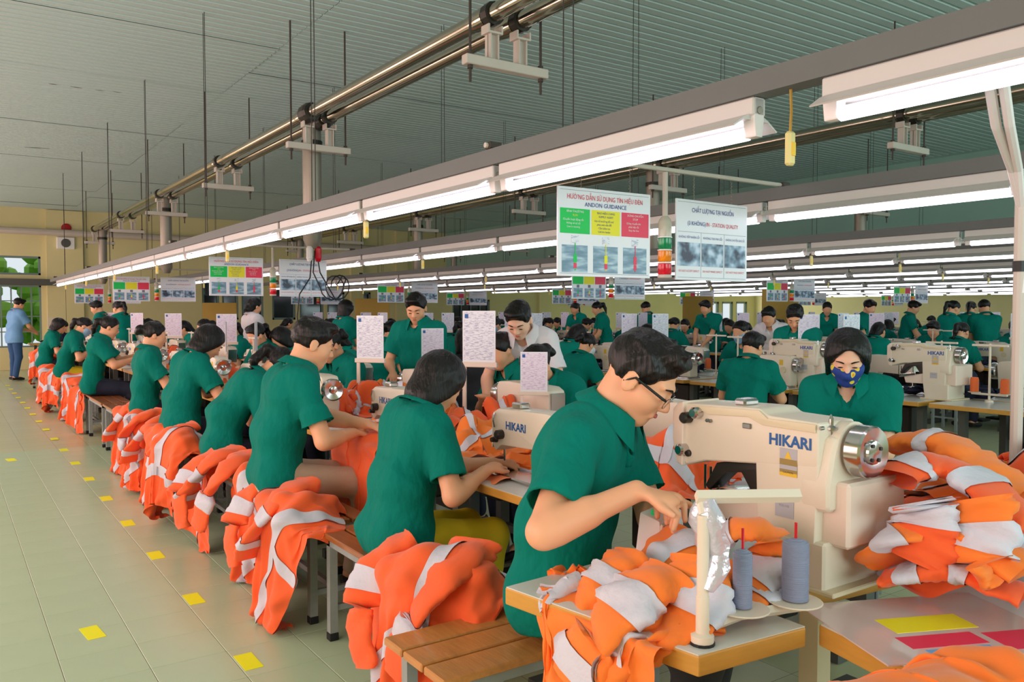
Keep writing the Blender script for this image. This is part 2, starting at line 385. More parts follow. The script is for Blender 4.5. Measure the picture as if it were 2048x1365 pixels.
# greenery outside the aisle-end windows
lm = MB()
for k in range(14): lm.ell((rng.normal(0, .5), rng.normal(0, .4), rng.normal(0, .45)), (.35 + .2 * rng.random(), .3, .3), 7, 5)
lmesh = lm.mesh('crown', 'leaf')
for i in range(6):
    t = thing('garden_tree', f'sunlit green garden tree outside the aisle-end window, {ORD[i]} from the left', 'tree', (-3.2 + 1.9 * i, YB + 2.6 + (i % 2) * 1.8, 0), 0, 'trees outside the window')
    o = obj('crown', lmesh, t, (0, 0, 1.5 + .4 * (i % 3)), i * 1.3); o.scale = (.9, .9, 1.0 + .1 * i)
    o = obj('crown', lmesh, t, (.2, .1, 2.7 + .3 * (i % 2)), i * 2.3); o.scale = (.8, .8, .9)
    MB().tube([(0, 0, -.2), (.05, 0, 1.4)], [.09, .05], 7).build('trunk', 'bark', t)
struct('ground_outside', MB().box((-12, YB + .25, -.3), (14, YB + 14, -.1)), 'leaf', label='grassy ground outside')
# dark lintel ledge, wall pipe, bell, loudspeaker, wall pilasters
a = bw(-60, 556); b = bw(112, 572)
struct('trim_2', MB().box((a[0] - 3, YB - .35, b[1]), (b[0], YB, b[1] + .15)), 'dark_trim', label='dark grey canopy ledge under the small back window')
for i, x in enumerate((95, 132, 700, 790, 1075)):
    p = bw(x, 600); struct(f'trim_{3+i}', MB().box((p[0], YB - .12, 0), (p[0] + .4, YB, ZC)), 'wall_yellow', label='yellow wall pilaster')
z = bw(100, 470)[1]
tag(MB().tube([(XL, YB - .28, z + .05), (bw(880, 500)[0], YB - .28, z)], .085, 10).build('duct_pipe', 'hang_bar', smooth=1), 'long pale duct pipe running along the back wall', 'pipe')
c = onY(137, 457, YB - .16); t = thing('alarm_bell', 'round red alarm bell on the yellow back wall', 'bell', c)
MB().lathe([(.05, .16), (.05, .06)], n=10, axis='y').build('bracket', 'dark_trim', t); MB().lathe([(.02, -.03), (.1, -.01), (.12, .05), (.1, .07)], n=14, axis='y').build('gong', 'shirt_red', t, smooth=1)
c = onY(135, 487, YB - .2); t = thing('wall_fan', 'white box extractor fan below the red bell', 'fan', c)
MB().cbox((-.2, 0, -.15), (.2, .2, .15), .015).build('housing', 'white', t); MB().lathe([(.1, -.02), (.11, .0)], n=12, axis='y').build('grille', 'dark_trim', t)
# ------------------------------------------------------------------ rows of fluorescent fixtures on channels
TZ = 1.948
def fixture():
    t = thing('tube_light', 'x', 'light', (0, 0, 0), 0, 'fluorescent fixtures')
    MB().cbox((-.026, .0, .035), (.026, 1.25, .085), .004).build('housing', 'refl', t)
    pr = [(-.026, .04), (-.05, .03), (-.088, .006), (-.092, .004), (-.088, .001), (-.05, .024), (.05, .024), (.088, .001), (.092, .004), (.088, .006), (.05, .03), (.026, .04)]
    MB().prism(pr, 'y', .012, 1.238).build('reflector', 'refl', t)
    for y in (.0, 1.21):
        h = MB().prism([(-.02, .085), (.02, .085), (.02, .02), (.014, -.022), (-.014, -.022), (-.02, .02)], 'y', y, y + .04).build('lamp_holder', 'cap', t, bevel=.004)
        MB().lathe([(.011, -.002 if y < 1 else .042), (.009, -.003 if y < 1 else .043)], (0, y, .05), 10, 'y').build('screw', 'steel_dull', h)
    MB().lathe([(.013, .035), (.019, .04), (.019, 1.21), (.013, 1.215)], (0, 0, -.008), 10, 'y').build('fluorescent_tube', 'tube', t, smooth=1)
    return t
fx0 = fixture(); used = [False]
pull0 = thing('pull_switch', 'x', 'switch', (0, 0, 0), 0, 'pull switches')
MB().tube([(0, 0, .085), (.004, 0, .03), (0, 0, -.03)], .004, 6).build('cord', 'cardboard', pull0)
b_ = MB().cbox((-.014, -.01, -.115), (.014, .01, -.025), .006).build('switch_body', 'pull_yellow', pull0); MB().box((-.007, -.013, -.09), (.007, -.009, -.055)).build('rocker', 'label_yellow', b_)
pused = [False]
ROWS = [1.85 + PITCH_X * k + d for k in range(6) for d in (0, 1.8)]
def row_name(r): return f'{ORD[r]} light row from the aisle'
for r, x in enumerate(ROWS):
    y0 = [1.49 + 1.29 * i for i in range(13)] + ([.03, -1.26] if r < 3 else [])
    ys = [y for y in y0 if visible((x, y + .6, 2), 560)]
    off = [0, .12, .35, .6, .2, .5, .1, .7, .3, .9, .4, .15][r]
    ys = sorted(y + (off if r else 0) for y in ys)
    if not ys: continue
    ch = thing('lighting_channel', f'dark grey steel channel carrying the {row_name(r)}', 'light channel', (x, 0, TZ), 0, 'lighting channels')
    c0, c1 = ys[0] - .5, ys[-1] + 1.35 + (.9 if ys[-1] > 16 else 0)
    MB().box((-.034, c0, .086), (.034, c1, .150)).build('channel_bar', 'chan', ch)
    if r < 6:
        for y in np.arange(c0 + .35, c1, 2.45 if r < 2 else 3.7):
            for s in (-.03, .03): MB().tube([(0, y + s, .14), (0, y + s * .7, ZC - TZ - .004)], .003, 4).build('suspension_wire', 'wire', ch)
    for i, y in enumerate(ys):
        lab = f'lit fluorescent fixture, {ORD[i]} from the camera in the {ORD[r]} light row'
        if not used[0]: o = fx0; used[0] = True
        else: o = dup(fx0)
        o.location = (x, y, TZ); o['label'] = lab; o['group'] = f'fixtures of the {row_name(r)}'
        if (i % 2 == (0 if r else 1)) and r < 6 and i > 0:
            if not pused[0]: p = pull0; pused[0] = True
            else: p = dup(pull0)
            p.location = (x, y - (.03 if i > 1 else .1), TZ); p['label'] = f'yellow pull switch by the {ORD[i]} fixture of the {ORD[r]} light row'
# ------------------------------------------------------------------ overhead pipes, hangers, drop ducts
PIPE_Z = 3.17
def hanger():
    t = thing('pipe_hanger', 'x', 'hanger', (0, 0, 0), 0, 'pipe hangers')
    MB().cbox((-.29, -.03, 2.855), (.29, .03, 2.91), .004).build('cross_bar', 'hang_bar', t)
    for x in (-.25, .25):
        rd = MB().tube([(x, 0, 2.76), (x, 0, ZC - .004)], .008, 6).build('threaded_rod', 'rod', t)
        MB().lathe([(.018, 2.91), (.018, 2.93)], (x, 0, 0), 6).build('nut', 'rod', rd); MB().lathe([(.018, 2.835), (.018, 2.855)], (x, 0, 0), 6).build('nut', 'rod', rd)
    for x in (-.1, .1):
        p = MB().box((x - .03, -.006, 2.91), (x + .03, .006, 3.05)).box((x - .03, -.03, 2.91), (x - .022, .03, 3.05)).box((x + .022, -.03, 2.91), (x + .03, .03, 3.05)).build('post', 'hang_bar', t)
        MB().box((x - .05, -.04, 3.05), (x + .05, .04, 3.062)).box((x - .05, -.04, 3.062), (x - .04, .04, 3.1)).box((x + .04, -.04, 3.062), (x + .05, .04, 3.1)).build('saddle', 'hang_bar', p)
        MB().lathe([(.068, -.03), (.068, .03)], (x, 0, PIPE_Z), 12, 'y').build('pipe_clamp', 'dark_metal', p)
    return t
hg0 = hanger(); hused = False
HY = [1.05, 4.06, 7.0, 9.8, 13.0, 16.2, 19.3]
for k in range(3):
    X0 = 2.76 + PITCH_X * k
    for s in (-.1, .1):
        pp = thing('steam_pipe', f'shiny metal overhead pipe, {"left" if s < 0 else "right"} one of the pair above the {ORD[k]} sewing line', 'pipe', (X0 + s, 0, PIPE_Z), 0, 'overhead pipes')
        MB().lathe([(.052, -2), (.052, 19.6)], n=14, axis='y').build('pipe', 'pipe_metal', pp, smooth=1)
        for y in HY: MB().lathe([(.058, y + .05), (.062, y + .09), (.062, y + .15), (.058, y + .19)], n=12, axis='y').build('coupling', 'pipe_metal', pp, smooth=1)
        if k == 0: MB().lathe([(.075, 6.98 + s), (.085, 7.02 + s), (.085, 7.12 + s), (.075, 7.16 + s)], n=12, axis='y').build('flange', 'dark_metal', pp)
    for i, y in enumerate(HY):
        if not visible((X0, y, 3), 200): continue
        h = dup(hg0) if hused else hg0; hused = True
        h.location = (X0, y, 0); h['label'] = f'pale pipe hanger, {ORD[i]} from the camera above the {ORD[k]} sewing line'
    for i, y in enumerate((7.3, 13.3, 19.3)):
        if not visible((X0, y, 2), 30): continue
        d = thing('drop_duct', f'round steel drop duct, {ORD[i]} from the camera over the {ORD[k]} sewing line', 'duct', (X0 + .05, y, 0), 0, 'drop ducts')
        MB().lathe([(.05, 2.02), (.085, 2.1), (.085, 3.12), (.08, 3.16)], n=14).build('duct', 'steel_dull', d, smooth=1)
        MB().lathe([(.095, 2.95), (.095, 3.0)], n=14).build('duct_ring', 'dark_metal', d)
        if k == 0 and i == 0:
            for (dx, col) in ((-.04, 'cap'), (.04, 'lamp_red')): MB().lathe([(.02, 1.9), (.032, 1.93), (.032, 2.02), (.02, 2.04)], (dx, -.03, 0), 10).build('plug', col, d)
            pts = [(0, -.05, 2.0), (-.02, -.06, 1.8), (.03, -.08, 1.68)] + [(.14 + .1 * math.cos(a), -.08 - .01 * j, 1.66 + .11 * math.sin(a)) for j, a in enumerate(np.linspace(math.pi, 5 * math.pi, 26))]
            MB().tube(pts, .006, 6).build('cable', 'black', d)
            MB().tube([(.02, -.04, 2.0), (.05, -.05, 1.8), (.2, -.05, 1.55), (.26, -.05, 1.62), (.3, -.05, 1.74), (.27, -.05, 1.78), (.22, -.05, 1.7)], .006, 6).build('cable', 'black', d)
            MB().tube([(-.02, -.04, 2.0), (-.05, -.06, 1.75), (-.15, -.06, 1.6), (-.17, -.05, 1.4), (-.16, -.05, 1.25)], .006, 6).build('cable', 'black', d)
# ------------------------------------------------------------------ hanging information boards and signal towers
BW, BH = .53, .385
TXT = {}
def txt(s, size, m, bold=0.):
    k = (s, size, m)
    if k not in TXT: TXT[k] = text_mesh(s, size, m, bold=bold)
    return TXT[k]
def put_text(s, size, m, parent, x, z, y=-.0062, wmax=None, bold=0.):
    me = txt(s, size, m, bold); o = obj('lettering', me, parent, (x, y, z)); o.rotation_euler = (R(90), 0, 0)
    w = max((v.co.x for v in me.vertices), default=0) - min((v.co.x for v in me.vertices), default=0)
    if wmax and w > wmax: o.scale = (wmax / w, 1, 1)
    return o
def rect(x0, x1, z0, z1, name, m, parent, y=-.0045): return MB().box((x0, y - .0008, z0), (x1, y, z1)).build(name, m, parent)
def board_base(t):
    MB().cbox((-BW / 2, -.004, -BH), (BW / 2, .004, 0), .001).build('board_panel', 'board', t)
    for z in (-.0135, -BH + .012): MB().box((-BW / 2 + .012, -.0046, z), (BW / 2 - .012, -.0042, z + .0015)).build('border_line', 'grey_print', t)
    for x in (-.14, .14):
        mb = MB()
        for i in range(7): mb.tube([(x - .004, 0, .016 * i), (x + .004, 0, .016 * i + .004), (x + .004, 0, .016 * i + .014), (x - .004, 0, .016 * i + .018)], .0016, 4)
        mb.build('chain', 'steel_dull', t)
def board_a(full):
    t = thing('andon_board', 'x', 'sign', (0, 0, 0), 0, 'ANDON guidance boards'); board_base(t)
    cols = ('green_panel', 'yellow_panel', 'red_panel'); lt = ('white', 'blue_print', 'white')
    heads = (('BÌNH THƯỜNG', 'RUN'), ('BÁO HIỆU CUNG', 'SUPPLY ALERT'), ('DỪNG CHUYỀN', 'STOP'))
    body = (('Chuyền hoạt động tốt', 'không có sự cố', 'Line is running'), ('Gọi tổ trưởng hỗ trợ', 'phát sinh vấn đề', 'Cần kiểm tra', 'Call the leader'), ('Dừng chuyền khi', 'phát hiện lỗi', 'Stop the line'))
    put_text('HƯỚNG DẪN SỬ DỤNG TÍN HIỆU ĐÈN', .03, 'red_print', t, 0, -.042, wmax=.43)
    put_text('ANDON GUIDANCE', .026, 'blue_print', t, 0, -.072, wmax=.24)
    for i in range(3):
        x0 = -BW / 2 + .012 + i * .172; x1 = x0 + .162
        p = rect(x0, x1, -.2, -.092, 'colour_panel', cols[i], t); xc = (x0 + x1) / 2
        s = rect(x0 + .01, x1 - .012, -.368, -.25, 'photo_print', 'snap_a', t)
        rect(xc - .02, xc + .02, -.244, -.208, 'icon_print', 'grey_print' if not full else 'paper_text', t)
        rect(xc - .002, xc + .002, -.36, -.24, 'arrow_print', cols[i], s, -.0055); rect(xc - .009, xc + .009, -.325, -.29, 'arrow_print', ('green_panel', 'yellow_panel', 'red_panel')[i], s, -.0056); rect(xc - .008, xc + .008, -.35, -.327, 'arrow_print', 'red_panel', s, -.0056)
        if full:
            put_text(heads[i][0], .013, lt[i], p, xc, -.105, wmax=.13); put_text(heads[i][1], .013, 'yellow_panel' if i == 0 else lt[i], p, xc, -.121, wmax=.1)
            for j, s2 in enumerate(body[i]): put_text(s2, .012, lt[i], p, xc - .01, -.14 - .0155 * j, wmax=.14)
    return t
def board_b(full):
    t = thing('quality_board', 'x', 'sign', (0, 0, 0), 0, 'quality boards'); board_base(t)
    put_text('CHẤT LƯỢNG TẠI NGUỒN', .03, 'blue_print', t, 0, -.05, wmax=.31)
    put_text('(3 KHÔNG)', .028, 'blue_print', t, -.12, -.113, wmax=.13); put_text('IN - STATION QUALITY', .028, 'red_print', t, .07, -.113, wmax=.24)
    for a, b in (((-BW / 2 + .012, -.0046, -.155), (BW / 2 - .012, -.0042, -.1535)), ((-.088, -.0046, -.37), (-.0865, -.0042, -.155)), ((.084, -.0046, -.37), (.0855, -.0042, -.155))): MB().box(a, b).build('grid_line', 'grey_print', t)
    for i, (a, b) in enumerate((('KHÔNG TIẾP NHẬN LỖI', 'DO NOT ACCEPT DEFECT'), ('KHÔNG TẠO RA LỖI', 'DO NOT MAKE DEFECT'), ('KHÔNG CHUYỂN GIAO LỖI', 'DO NOT PASS DEFECT'))):
        xc = -.174 + .172 * i
        put_text(a, .015, 'blue_print', t, xc, -.18, wmax=.145); put_text(b, .014, 'red_print', t, xc, -.342, wmax=.145)
        rect(xc - .08, xc + .08, -.318, -.205, 'photo_print', 'snap_b', t)
    return t
def tower():
    t = thing('signal_tower', 'x', 'signal lamp', (0, 0, 0), 0, 'signal towers')
    MB().lathe([(.013, .26), (.013, .485)], n=10).build('pole', 'hang_bar', t, smooth=1)
    MB().lathe([(.013, .28), (.026, .265), (.032, .25), (.032, .182)], n=14).build('collar', 'lamp_clear', t, smooth=30)
    for i, c in enumerate(('lamp_red', 'lamp_amber', 'lamp_green')):
        mb = MB().lathe([(.03, .005 + .06 * i), (.0325, .01 + .06 * i), (.0325, .054 + .06 * i), (.03, .058 + .06 * i)], n=18)
        mb.build('lens', c, t, smooth=30); MB().lathe([(.034, .0575 + .06 * i), (.034, .0625 + .06 * i)], n=16).build('lens_ring', 'white', t)
    MB().lathe([(.028, -.012), (.033, -.008), (.033, .004)], n=16).build('base_cap', 'hang_bar', t)
    return t
A0, A1, B0, B1, TW = board_a(True), board_a(False), board_b(True), board_b(False), tower()
first = {}
def place(proto, loc, label, rz=0):
    if proto.name not in first: first[proto.name] = 1; o = proto
    else: o = dup(proto)
    o.location = loc; o.rotation_euler = (0, 0, rz); o['label'] = label; return o
for k in range(6):
    dy = [0, -.35, .1, .5, .2, .4][k]
    for j in range(4):
        Y = 2.8 + 5.6 * j + dy - (1.1 if j == 3 else 0); X = 1.85 + PITCH_X * k
        if not visible((X + .9, Y, 1.8), 30): continue
        if k >= 4 and j > 2: continue
        where = f'{ORD[j]} from camera over the {ORD[k]} line'
        if True:
            rr = thing('sign_rail', f'slim white rail holding the boards, {where}', 'rail', (X, Y, TZ + .165), 0, 'sign rails')
            MB().tube([(-.05, 0, 0), (1.85, 0, 0)], .011, 8).build('rail_tube', 'hang_bar', rr); MB().cbox((1.8, -.02, -.0135), (1.86, .02, .014), .004).build('rail_clamp', 'rod', rr)
            MB().cbox((-.04, -.02, -.0135), (.02, .02, .014), .004).build('rail_clamp', 'rod', rr)
        near = (k == 0 and j < 2)
        place(A0 if near else A1, (X + .585, Y, 1.985), f'ANDON board with green yellow red panels, {where}', R(-1.5) if j == 0 else rng.normal(0, .05))
        place(B0 if near else B1, (X + 1.28, Y, 1.983), f'white quality board with three photographs, {where}', R(2) if j == 0 else rng.normal(0, .05))
        place(TW, (X + .955, Y, 1.615), f'green amber red signal tower, {where}')
# ------------------------------------------------------------------ sewing tables, benches, machines
TABZ = .76
def table_proto(w, d):
    """w along Y, d along X (operator edge at x=0); origin at floor, middle of the operator edge"""
    t = thing('sewing_table', 'x', 'table', (0, 0, 0), 0, 'sewing tables')
    MB().cbox((0, -w / 2, TABZ - .035), (d, w / 2, TABZ - .002), .003).build('edge_band', 'wood_edge', t)
    MB().box((.003, -w / 2 + .003, TABZ - .003), (d - .003, w / 2 - .003, TABZ)).build('table_top', 'laminate', t)
    for y in (-w / 2 + .12, w / 2 - .12):
        MB().box((d / 2 - .03, y - .025, .05), (d / 2 + .03, y + .025, TABZ - .035)).box((.06, y - .025, 0), (d - .05, y + .025, .05)).build('leg', 'dark_trim', t)
    MB().box((d / 2 - .02, -w / 2 + .12, .2), (d / 2 + .02, w / 2 - .12, .24)).build('stretcher', 'dark_trim', t)
    MB().cbox((.3, -.13, .06), (.5, .13, .09), .008).build('treadle', 'dark_metal', t)
    MB().cbox((.36, -.3, .45), (.53, -.1, .68), .015).build('motor', 'dark_metal', t)
    return t
def machine_proto():
    """lockstitch machine: needle at origin on the table, wheel towards +x, operator on the -y side"""
    t = thing('sewing_machine', 'x', 'sewing machine', (0, 0, 0), 0, 'lockstitch sewing machines')
    MB().cbox((-.07, -.09, .0), (.45, .09, .016), .005).build('bed', 'chrome', t)
    body = [(.29, .016), (.44, .016), (.44, .10), (.452, .26), (.43, .285), (.33, .292), (.0, .282), (-.045, .262), (-.052, .13), (-.02, .098), (.02, .128), (.26, .138), (.285, .12)]
    MB().prism(body, 'y', -.052, .06).build('arm', 'cream', t, smooth=30, bevel=.012)
    MB().cbox((-.058, -.045, .11), (-.05, .05, .25), .002).build('face_plate', 'chrome', t)
    MB().lathe([(.02, .45), (.06, .462), (.068, .47), (.068, .505), (.06, .51), (.025, .503), (.022, .512), (.01, .514)], (0, 0, .205), 20, 'x').build('handwheel', 'chrome', t, smooth=25)
    MB().lathe([(.0045, .018), (.0045, .11)], (-.02, -.005, 0), 8).build('needle_bar', 'chrome', t)
    MB().cbox((-.03, -.02, .016), (-.01, .012, .03), .003).build('presser_foot', 'chrome', t)
    MB().lathe([(.012, -.085), (.02, -.08), (.02, -.052)], (.03, 0, .175), 12, 'y').build('tension_dial', 'dark_metal', t); MB().lathe([(.01, -.08), (.014, -.052)], (-.01, 0, .15), 10, 'y').build('thread_guide', 'dark_metal', t)
    MB().lathe([(.028, -.066), (.03, -.05)], (.365, 0, .16), 16, 'y').build('stitch_dial', 'cream2', t, smooth=25)
    MB().tube([(-.02, -.056, .2), (-.02, -.062, .23), (-.02, -.056, .26)], .004, 6).build('take_up_lever', 'chrome', t)
    MB().cbox((.05, -.02, .285), (.12, .03, .31), .006).build('oil_cover', 'chrome', t)
    o = obj('lettering', txt('HIKARI', .046, 'hikari_blue', .0012), t, (.13, -.0532, .215)); o.rotation_euler = (R(90), 0, 0)
    o = MB().box((.32, -.0535, .2), (.36, -.052, .25)).build('warning_label', 'label_yellow', t)
    return t
def stand_proto():
    t = thing('thread_stand', 'x', 'thread stand', (0, 0, 0), 0, 'thread stands')
    MB().lathe([(.03, 0), (.03, .012), (.009, .02), (.008, .44), (.004, .445)], n=10).build('pole', 'cream', t)
    MB().cbox((-.13, -.012, .42), (.13, .012, .436), .003).build('guide_arm', 'cream', t)
    MB().cbox((-.13, -.012, .05), (.13, .012, .065), .003).build('spool_arm', 'cream', t)
    for s in (-.11, .11):
        MB().lathe([(.045, .066), (.045, .07)], (s, 0, 0), 14).build('spool_plate', 'cream', t)
        c = MB().lathe([(.012, .07), (.03, .072), (.03, .16), (.026, .18), (.01, .182)], (s, 0, 0), 12).build('thread_cone', 'thread_orange', t, smooth=30)
    return t
def sheet_proto(m, w=.2, h=.29):
    t = thing('instruction_sheet', 'x', 'paper', (0, 0, 0), 0, 'instruction sheets')
    MB().box((-w / 2, -.002, .0), (w / 2, .001, h)).build('sleeve', 'board', t)
    p = MB().box((-w / 2 + .008, -.0028, .012), (w / 2 - .008, -.002, h - .008)).build('printed_page', m, t)
    MB().box((-w / 2 + .014, -.0034, h - .042), (-w / 2 + .036, -.0028, h - .018)).build('emblem_print', 'hikari_blue', p)
    MB().cbox((-w / 2 - .012, -.012, -.03), (w / 2 + .012, .012, .0), .003).build('clip_bar', 'cream_pink', t)
    MB().box((-w / 2, -.006, -.36), (-w / 2 + .022, .006, -.02)).build('upright', 'cream_pink', t)
    MB().cbox((-w / 2 - .03, -.03, -.366), (-w / 2 + .05, .03, -.36), .002).build('foot_plate', 'cream_pink', t)
    return t
def stool_proto():
    t = thing('stool', 'x', 'stool', (0, 0, 0), 0, 'wooden stools')
    MB().cbox((-.16, -.18, .45), (.16, .18, .478), .005).build('seat', 'bench_wood', t)
    for sx in (-1, 1):
        for sy in (-1, 1): MB().box((sx * .12 - .014, sy * .14 - .014, 0), (sx * .12 + .014, sy * .14 + .014, .45)).build('leg', 'bench_metal', t)
    MB().box((-.106, -.154, .14), (-.1, .154, .16)).build('stretcher', 'bench_metal', t)
    return t
STOOL = stool_proto()
TP, MP, SP = table_proto(1.12, .55), machine_proto(), stand_proto()
IP = [sheet_proto('paper_text'), sheet_proto('paper_text2')]
def bench(label, loc, rotz, L, w=.3, H=.48, m='bench_wood', slats=3):
    t = thing('bench', label, 'bench', loc, rotz, 'wooden slat benches'); g = .012; sw = (w - g * (slats - 1)) / slats
    for i in range(slats): MB().cbox((-w / 2 + i * (sw + g), -L / 2, H - .025), (-w / 2 + i * (sw + g) + sw, L / 2, H), .004).build('slat', m, t)
    MB().box((-w / 2 + .02, -L / 2 + .05, H - .06), (-w / 2 + .05, L / 2 - .05, H - .025)).box((w / 2 - .05, -L / 2 + .05, H - .06), (w / 2 - .02, L / 2 - .05, H - .025)).box((-w / 2 + .02, -L / 2 + .05, H - .06), (w / 2 - .02, -L / 2 + .08, H - .025)).box((-w / 2 + .02, L / 2 - .08, H - .06), (w / 2 - .02, L / 2 - .05, H - .025)).build('seat_rail', 'bench_metal', t)
    for sx in (-1, 1):
        for sy in (-1, 1):
            x = sx * (w / 2 - .036); y = sy * (L / 2 - .068)
            l = MB().box((x - .018, y - .018, .03), (x + .018, y + .018, H - .06)).build('leg', 'bench_metal', t)
            MB().cbox((x - .021, y - .021, 0), (x + .021, y + .021, .035), .003).build('rubber_foot', 'rubber', l)
    for sy in (-1, 1): y = sy * (L / 2 - .068); MB().box((-w / 2 + .05, y - .012, .13), (w / 2 - .05, y + .012, .155)).build('stretcher', 'bench_metal', t)
    MB().box((-.012, -L / 2 + .08, .13), (.012, L / 2 - .08, .155)).build('stretcher', 'bench_metal', t)
    return t
bench('short slatted wooden bench in the near foreground with glossy light brown slats', (1.5, 2.05, 0), R(90), .86, .36, .47, 'bench_wood2')
STA = [2.87 + 1.2 * i for i in range(13)]                 # operator stations along a line
BN = ['brown slat bench under the bob-haired worker beside the near heap of orange jackets', 'brown slat bench under the short-haired man seated third from the camera']
for i, y in enumerate(STA):
    bench(BN[i] if i < 2 else f'brown slat bench beside the aisle, {ORD[i]} from the camera', (1.5, y + .05, 0), 0, 1.1)
SIDE = {0: 'aisle side', 1: 'far side'}
def station(k, i, side, y, thread=True):
    X = PITCH_X * k; sg = 1 if side == 0 else -1
    if not visible((X + 2.1, y, 1), 420): return
    w = f'{ORD[i]} on {SIDE[side]} of the {ORD[k]} line'
    place(TP, (X + (1.75 if side == 0 else 2.9), y + .06 * sg, 0), f'white topped sewing table with wooden edge, {w}', 0 if side == 0 else math.pi)
    if not (k == 1 and side == 0 and i == 1): place(MP, (X + (1.96 if side == 0 else 2.69), y, TABZ), f'cream lockstitch sewing machine with chrome wheel, {w}', R(-90) if side == 0 else R(90))
    if thread and i % 2 == side and (k or i > 4): place(SP, (X + (2.2 if side == 0 else 2.45), y + .4 * sg, TABZ), f'cream thread stand with orange cones, {w}', R(90))
    if (i + side) % 2 == 0 and (k or (side == 1 and i > 4)):
        place(IP[(i + k) % 2], (X + (2.22 if side == 0 else 2.42), y - .4 * sg, TABZ + .367), f'white instruction sheet on a stand, {w}', rng.normal(-.5, .35))
for i, y in enumerate(STA): station(0, i, 0, y)
for i, y in enumerate(STA): station(0, i, 1, y - .55)
for k in (1, 2, 3, 4):
    for i, y in enumerate(STA[:13 if k < 3 else 10]):
        station(k, i, 0, y - .3 + .1 * k); station(k, i, 1, y - .1)
# ------------------------------------------------------------------ foreground bartack station
t1 = thing('sewing_table', 'pale laminate table with thick wooden edge in the near foreground under the large machine', 'table', (1.5, 1.4, 0), 0, 'sewing tables')
poly = [onz(1010, 1180, TABZ), onz(1403, 1322, TABZ), onz(1620, 1262, TABZ)]
pl = [(p.x - 1.5, p.y - 1.4) for p in poly] + [(.04, -.14), (.62, -.2), (.62, .36), (.2, .33)]
MB().prism(pl, 'z', TABZ - .045, TABZ - .002).build('edge_band', 'wood_edge', t1, bevel=.004)
MB().prism([(x * .994, y * .99) for x, y in pl], 'z', TABZ - .003, TABZ).build('table_top', 'laminate', t1)
for (x, y) in ((-.2, .1), (.5, .0)):
    MB().box((x - .03, y - .03, .05), (x + .03, y + .03, TABZ - .045)).box((x - .03, y - .22, 0), (x + .03, y + .22, .05)).build('leg', 'cream2', t1)
MB().cbox((-.32, .0, TABZ - .1), (-.27, .06, TABZ - .045), .004).build('corner_bracket', 'cream', t1)
t0 = thing('sewing_table', 'table with a printed plastic sheet on it at the lower right corner', 'table', (1.6, .55, 0), 0, 'sewing tables')
tp = [(-.65, -.5), (1.3, -.5), (1.3, .7), (.62, .7), (.6, .5), (-.0, .56), (-.06, .3), (-.65, .3)]
MB().prism(tp, 'z', TABZ - .06, TABZ - .012).build('edge_band', 'wood_edge', t0, bevel=.004); MB().prism([(x * .99, y * .99) for x, y in tp], 'z', TABZ - .013, TABZ - .01).build('table_top', 'laminate', t0)
for (x, y) in ((.1, -.3), (.8, .3), (.1, .3), (.8, -.3)): MB().box((x - .025, y - .025, 0), (x + .025, y + .025, TABZ - .06)).build('leg', 'dark_trim', t0)
ps = thing('printed_sheet', 'clear plastic covered chart with yellow, red and blue patches on the near table', 'paper', (1.79, .97, TABZ - .01), R(-24), 'table charts')
MB().box((-.22, -.18, .0), (.24, .16, .003)).build('paper_sheet', 'plastic_sheet', ps)
for (a, b, m) in (((-.1, -.04), (.1, .04), 'yellow_panel'), ((-.12, -.12), (.06, -.06), 'red_panel'), ((.08, -.16), (.22, -.07), 'red_panel'), ((-.1, -.17), (.05, -.13), 'shirt_blue')):
    MB().box((a[0], a[1], .003), (b[0], b[1], .0036)).build('colour_patch', m, ps)
# big bartack machine: outline measured on its operator-side plane
MX = 1.74
bt = thing('bartack_machine', 'large cream bartacking machine with blue HIKARI lettering and chrome wheel', 'sewing machine', (MX, 1.42, TABZ))
def mp(x, y, X=MX):
    p = onX(x, y, X); return (p.y - 1.42, p.z - TABZ)
def mprism(px, x0, x1, name, m, bevel=.006, X=MX, parent=bt): return MB().prism([mp(x, y, X) for x, y in px], 'x', x0, x1).build(name, m, parent, smooth=32, bevel=bevel, seg=3)
mprism([(1366, 806), (1520, 818), (1536, 832), (1640, 848), (1640, 940), (1512, 930), (1412, 924), (1372, 932), (1360, 890), (1356, 820)], 0, .15, 'arm_body', 'cream', .01)
mprism([(1513, 920), (1640, 930), (1632, 1150), (1575, 1172), (1532, 1180), (1518, 1060)], .001, .15, 'column', 'cream', .006)
mprism([(1362, 806), (1374, 802), (1372, 934), (1360, 925), (1352, 880), (1352, 818)], -.012, .14, 'face_cover', 'cream_pink', .006)
mprism([(1388, 812), (1522, 822), (1538, 838), (1636, 851), (1636, 868), (1530, 852), (1500, 835), (1420, 830)], -.005, .0, 'side_seam', 'cream2', .002)
e0 = onX(1640, 900, MX)
ey = e0.y - 1.42                                             # end face of the arm, towards the camera
MB().prism([(.0, .27), (.03, .385), (.2, .375), (.235, .33), (.235, .2), (.0, .2)], 'y', ey - .03, ey + .06).build('motor_housing', 'cream', bt, smooth=32, bevel=.02, seg=3)
wc = onY(1735, 905, 1.42 + ey - .06); wx, wz = wc.x - MX, wc.z - TABZ
MB().lathe([(.03, ey - .03), (.07, ey - .03), (.07, ey + .03), (.03, ey + .03)], (wx, 0, wz), 24, 'y').build('wheel_boss', 'cream', bt, smooth=30)
hw = MB().lathe([(.058, ey - .034), (.064, ey - .042), (.064, ey - .078), (.06, ey - .084), (.03, ey - .08), (.028, ey - .086), (.014, ey - .088)], (wx, 0, wz), 32, 'y').build('handwheel', 'chrome', bt, smooth=25)
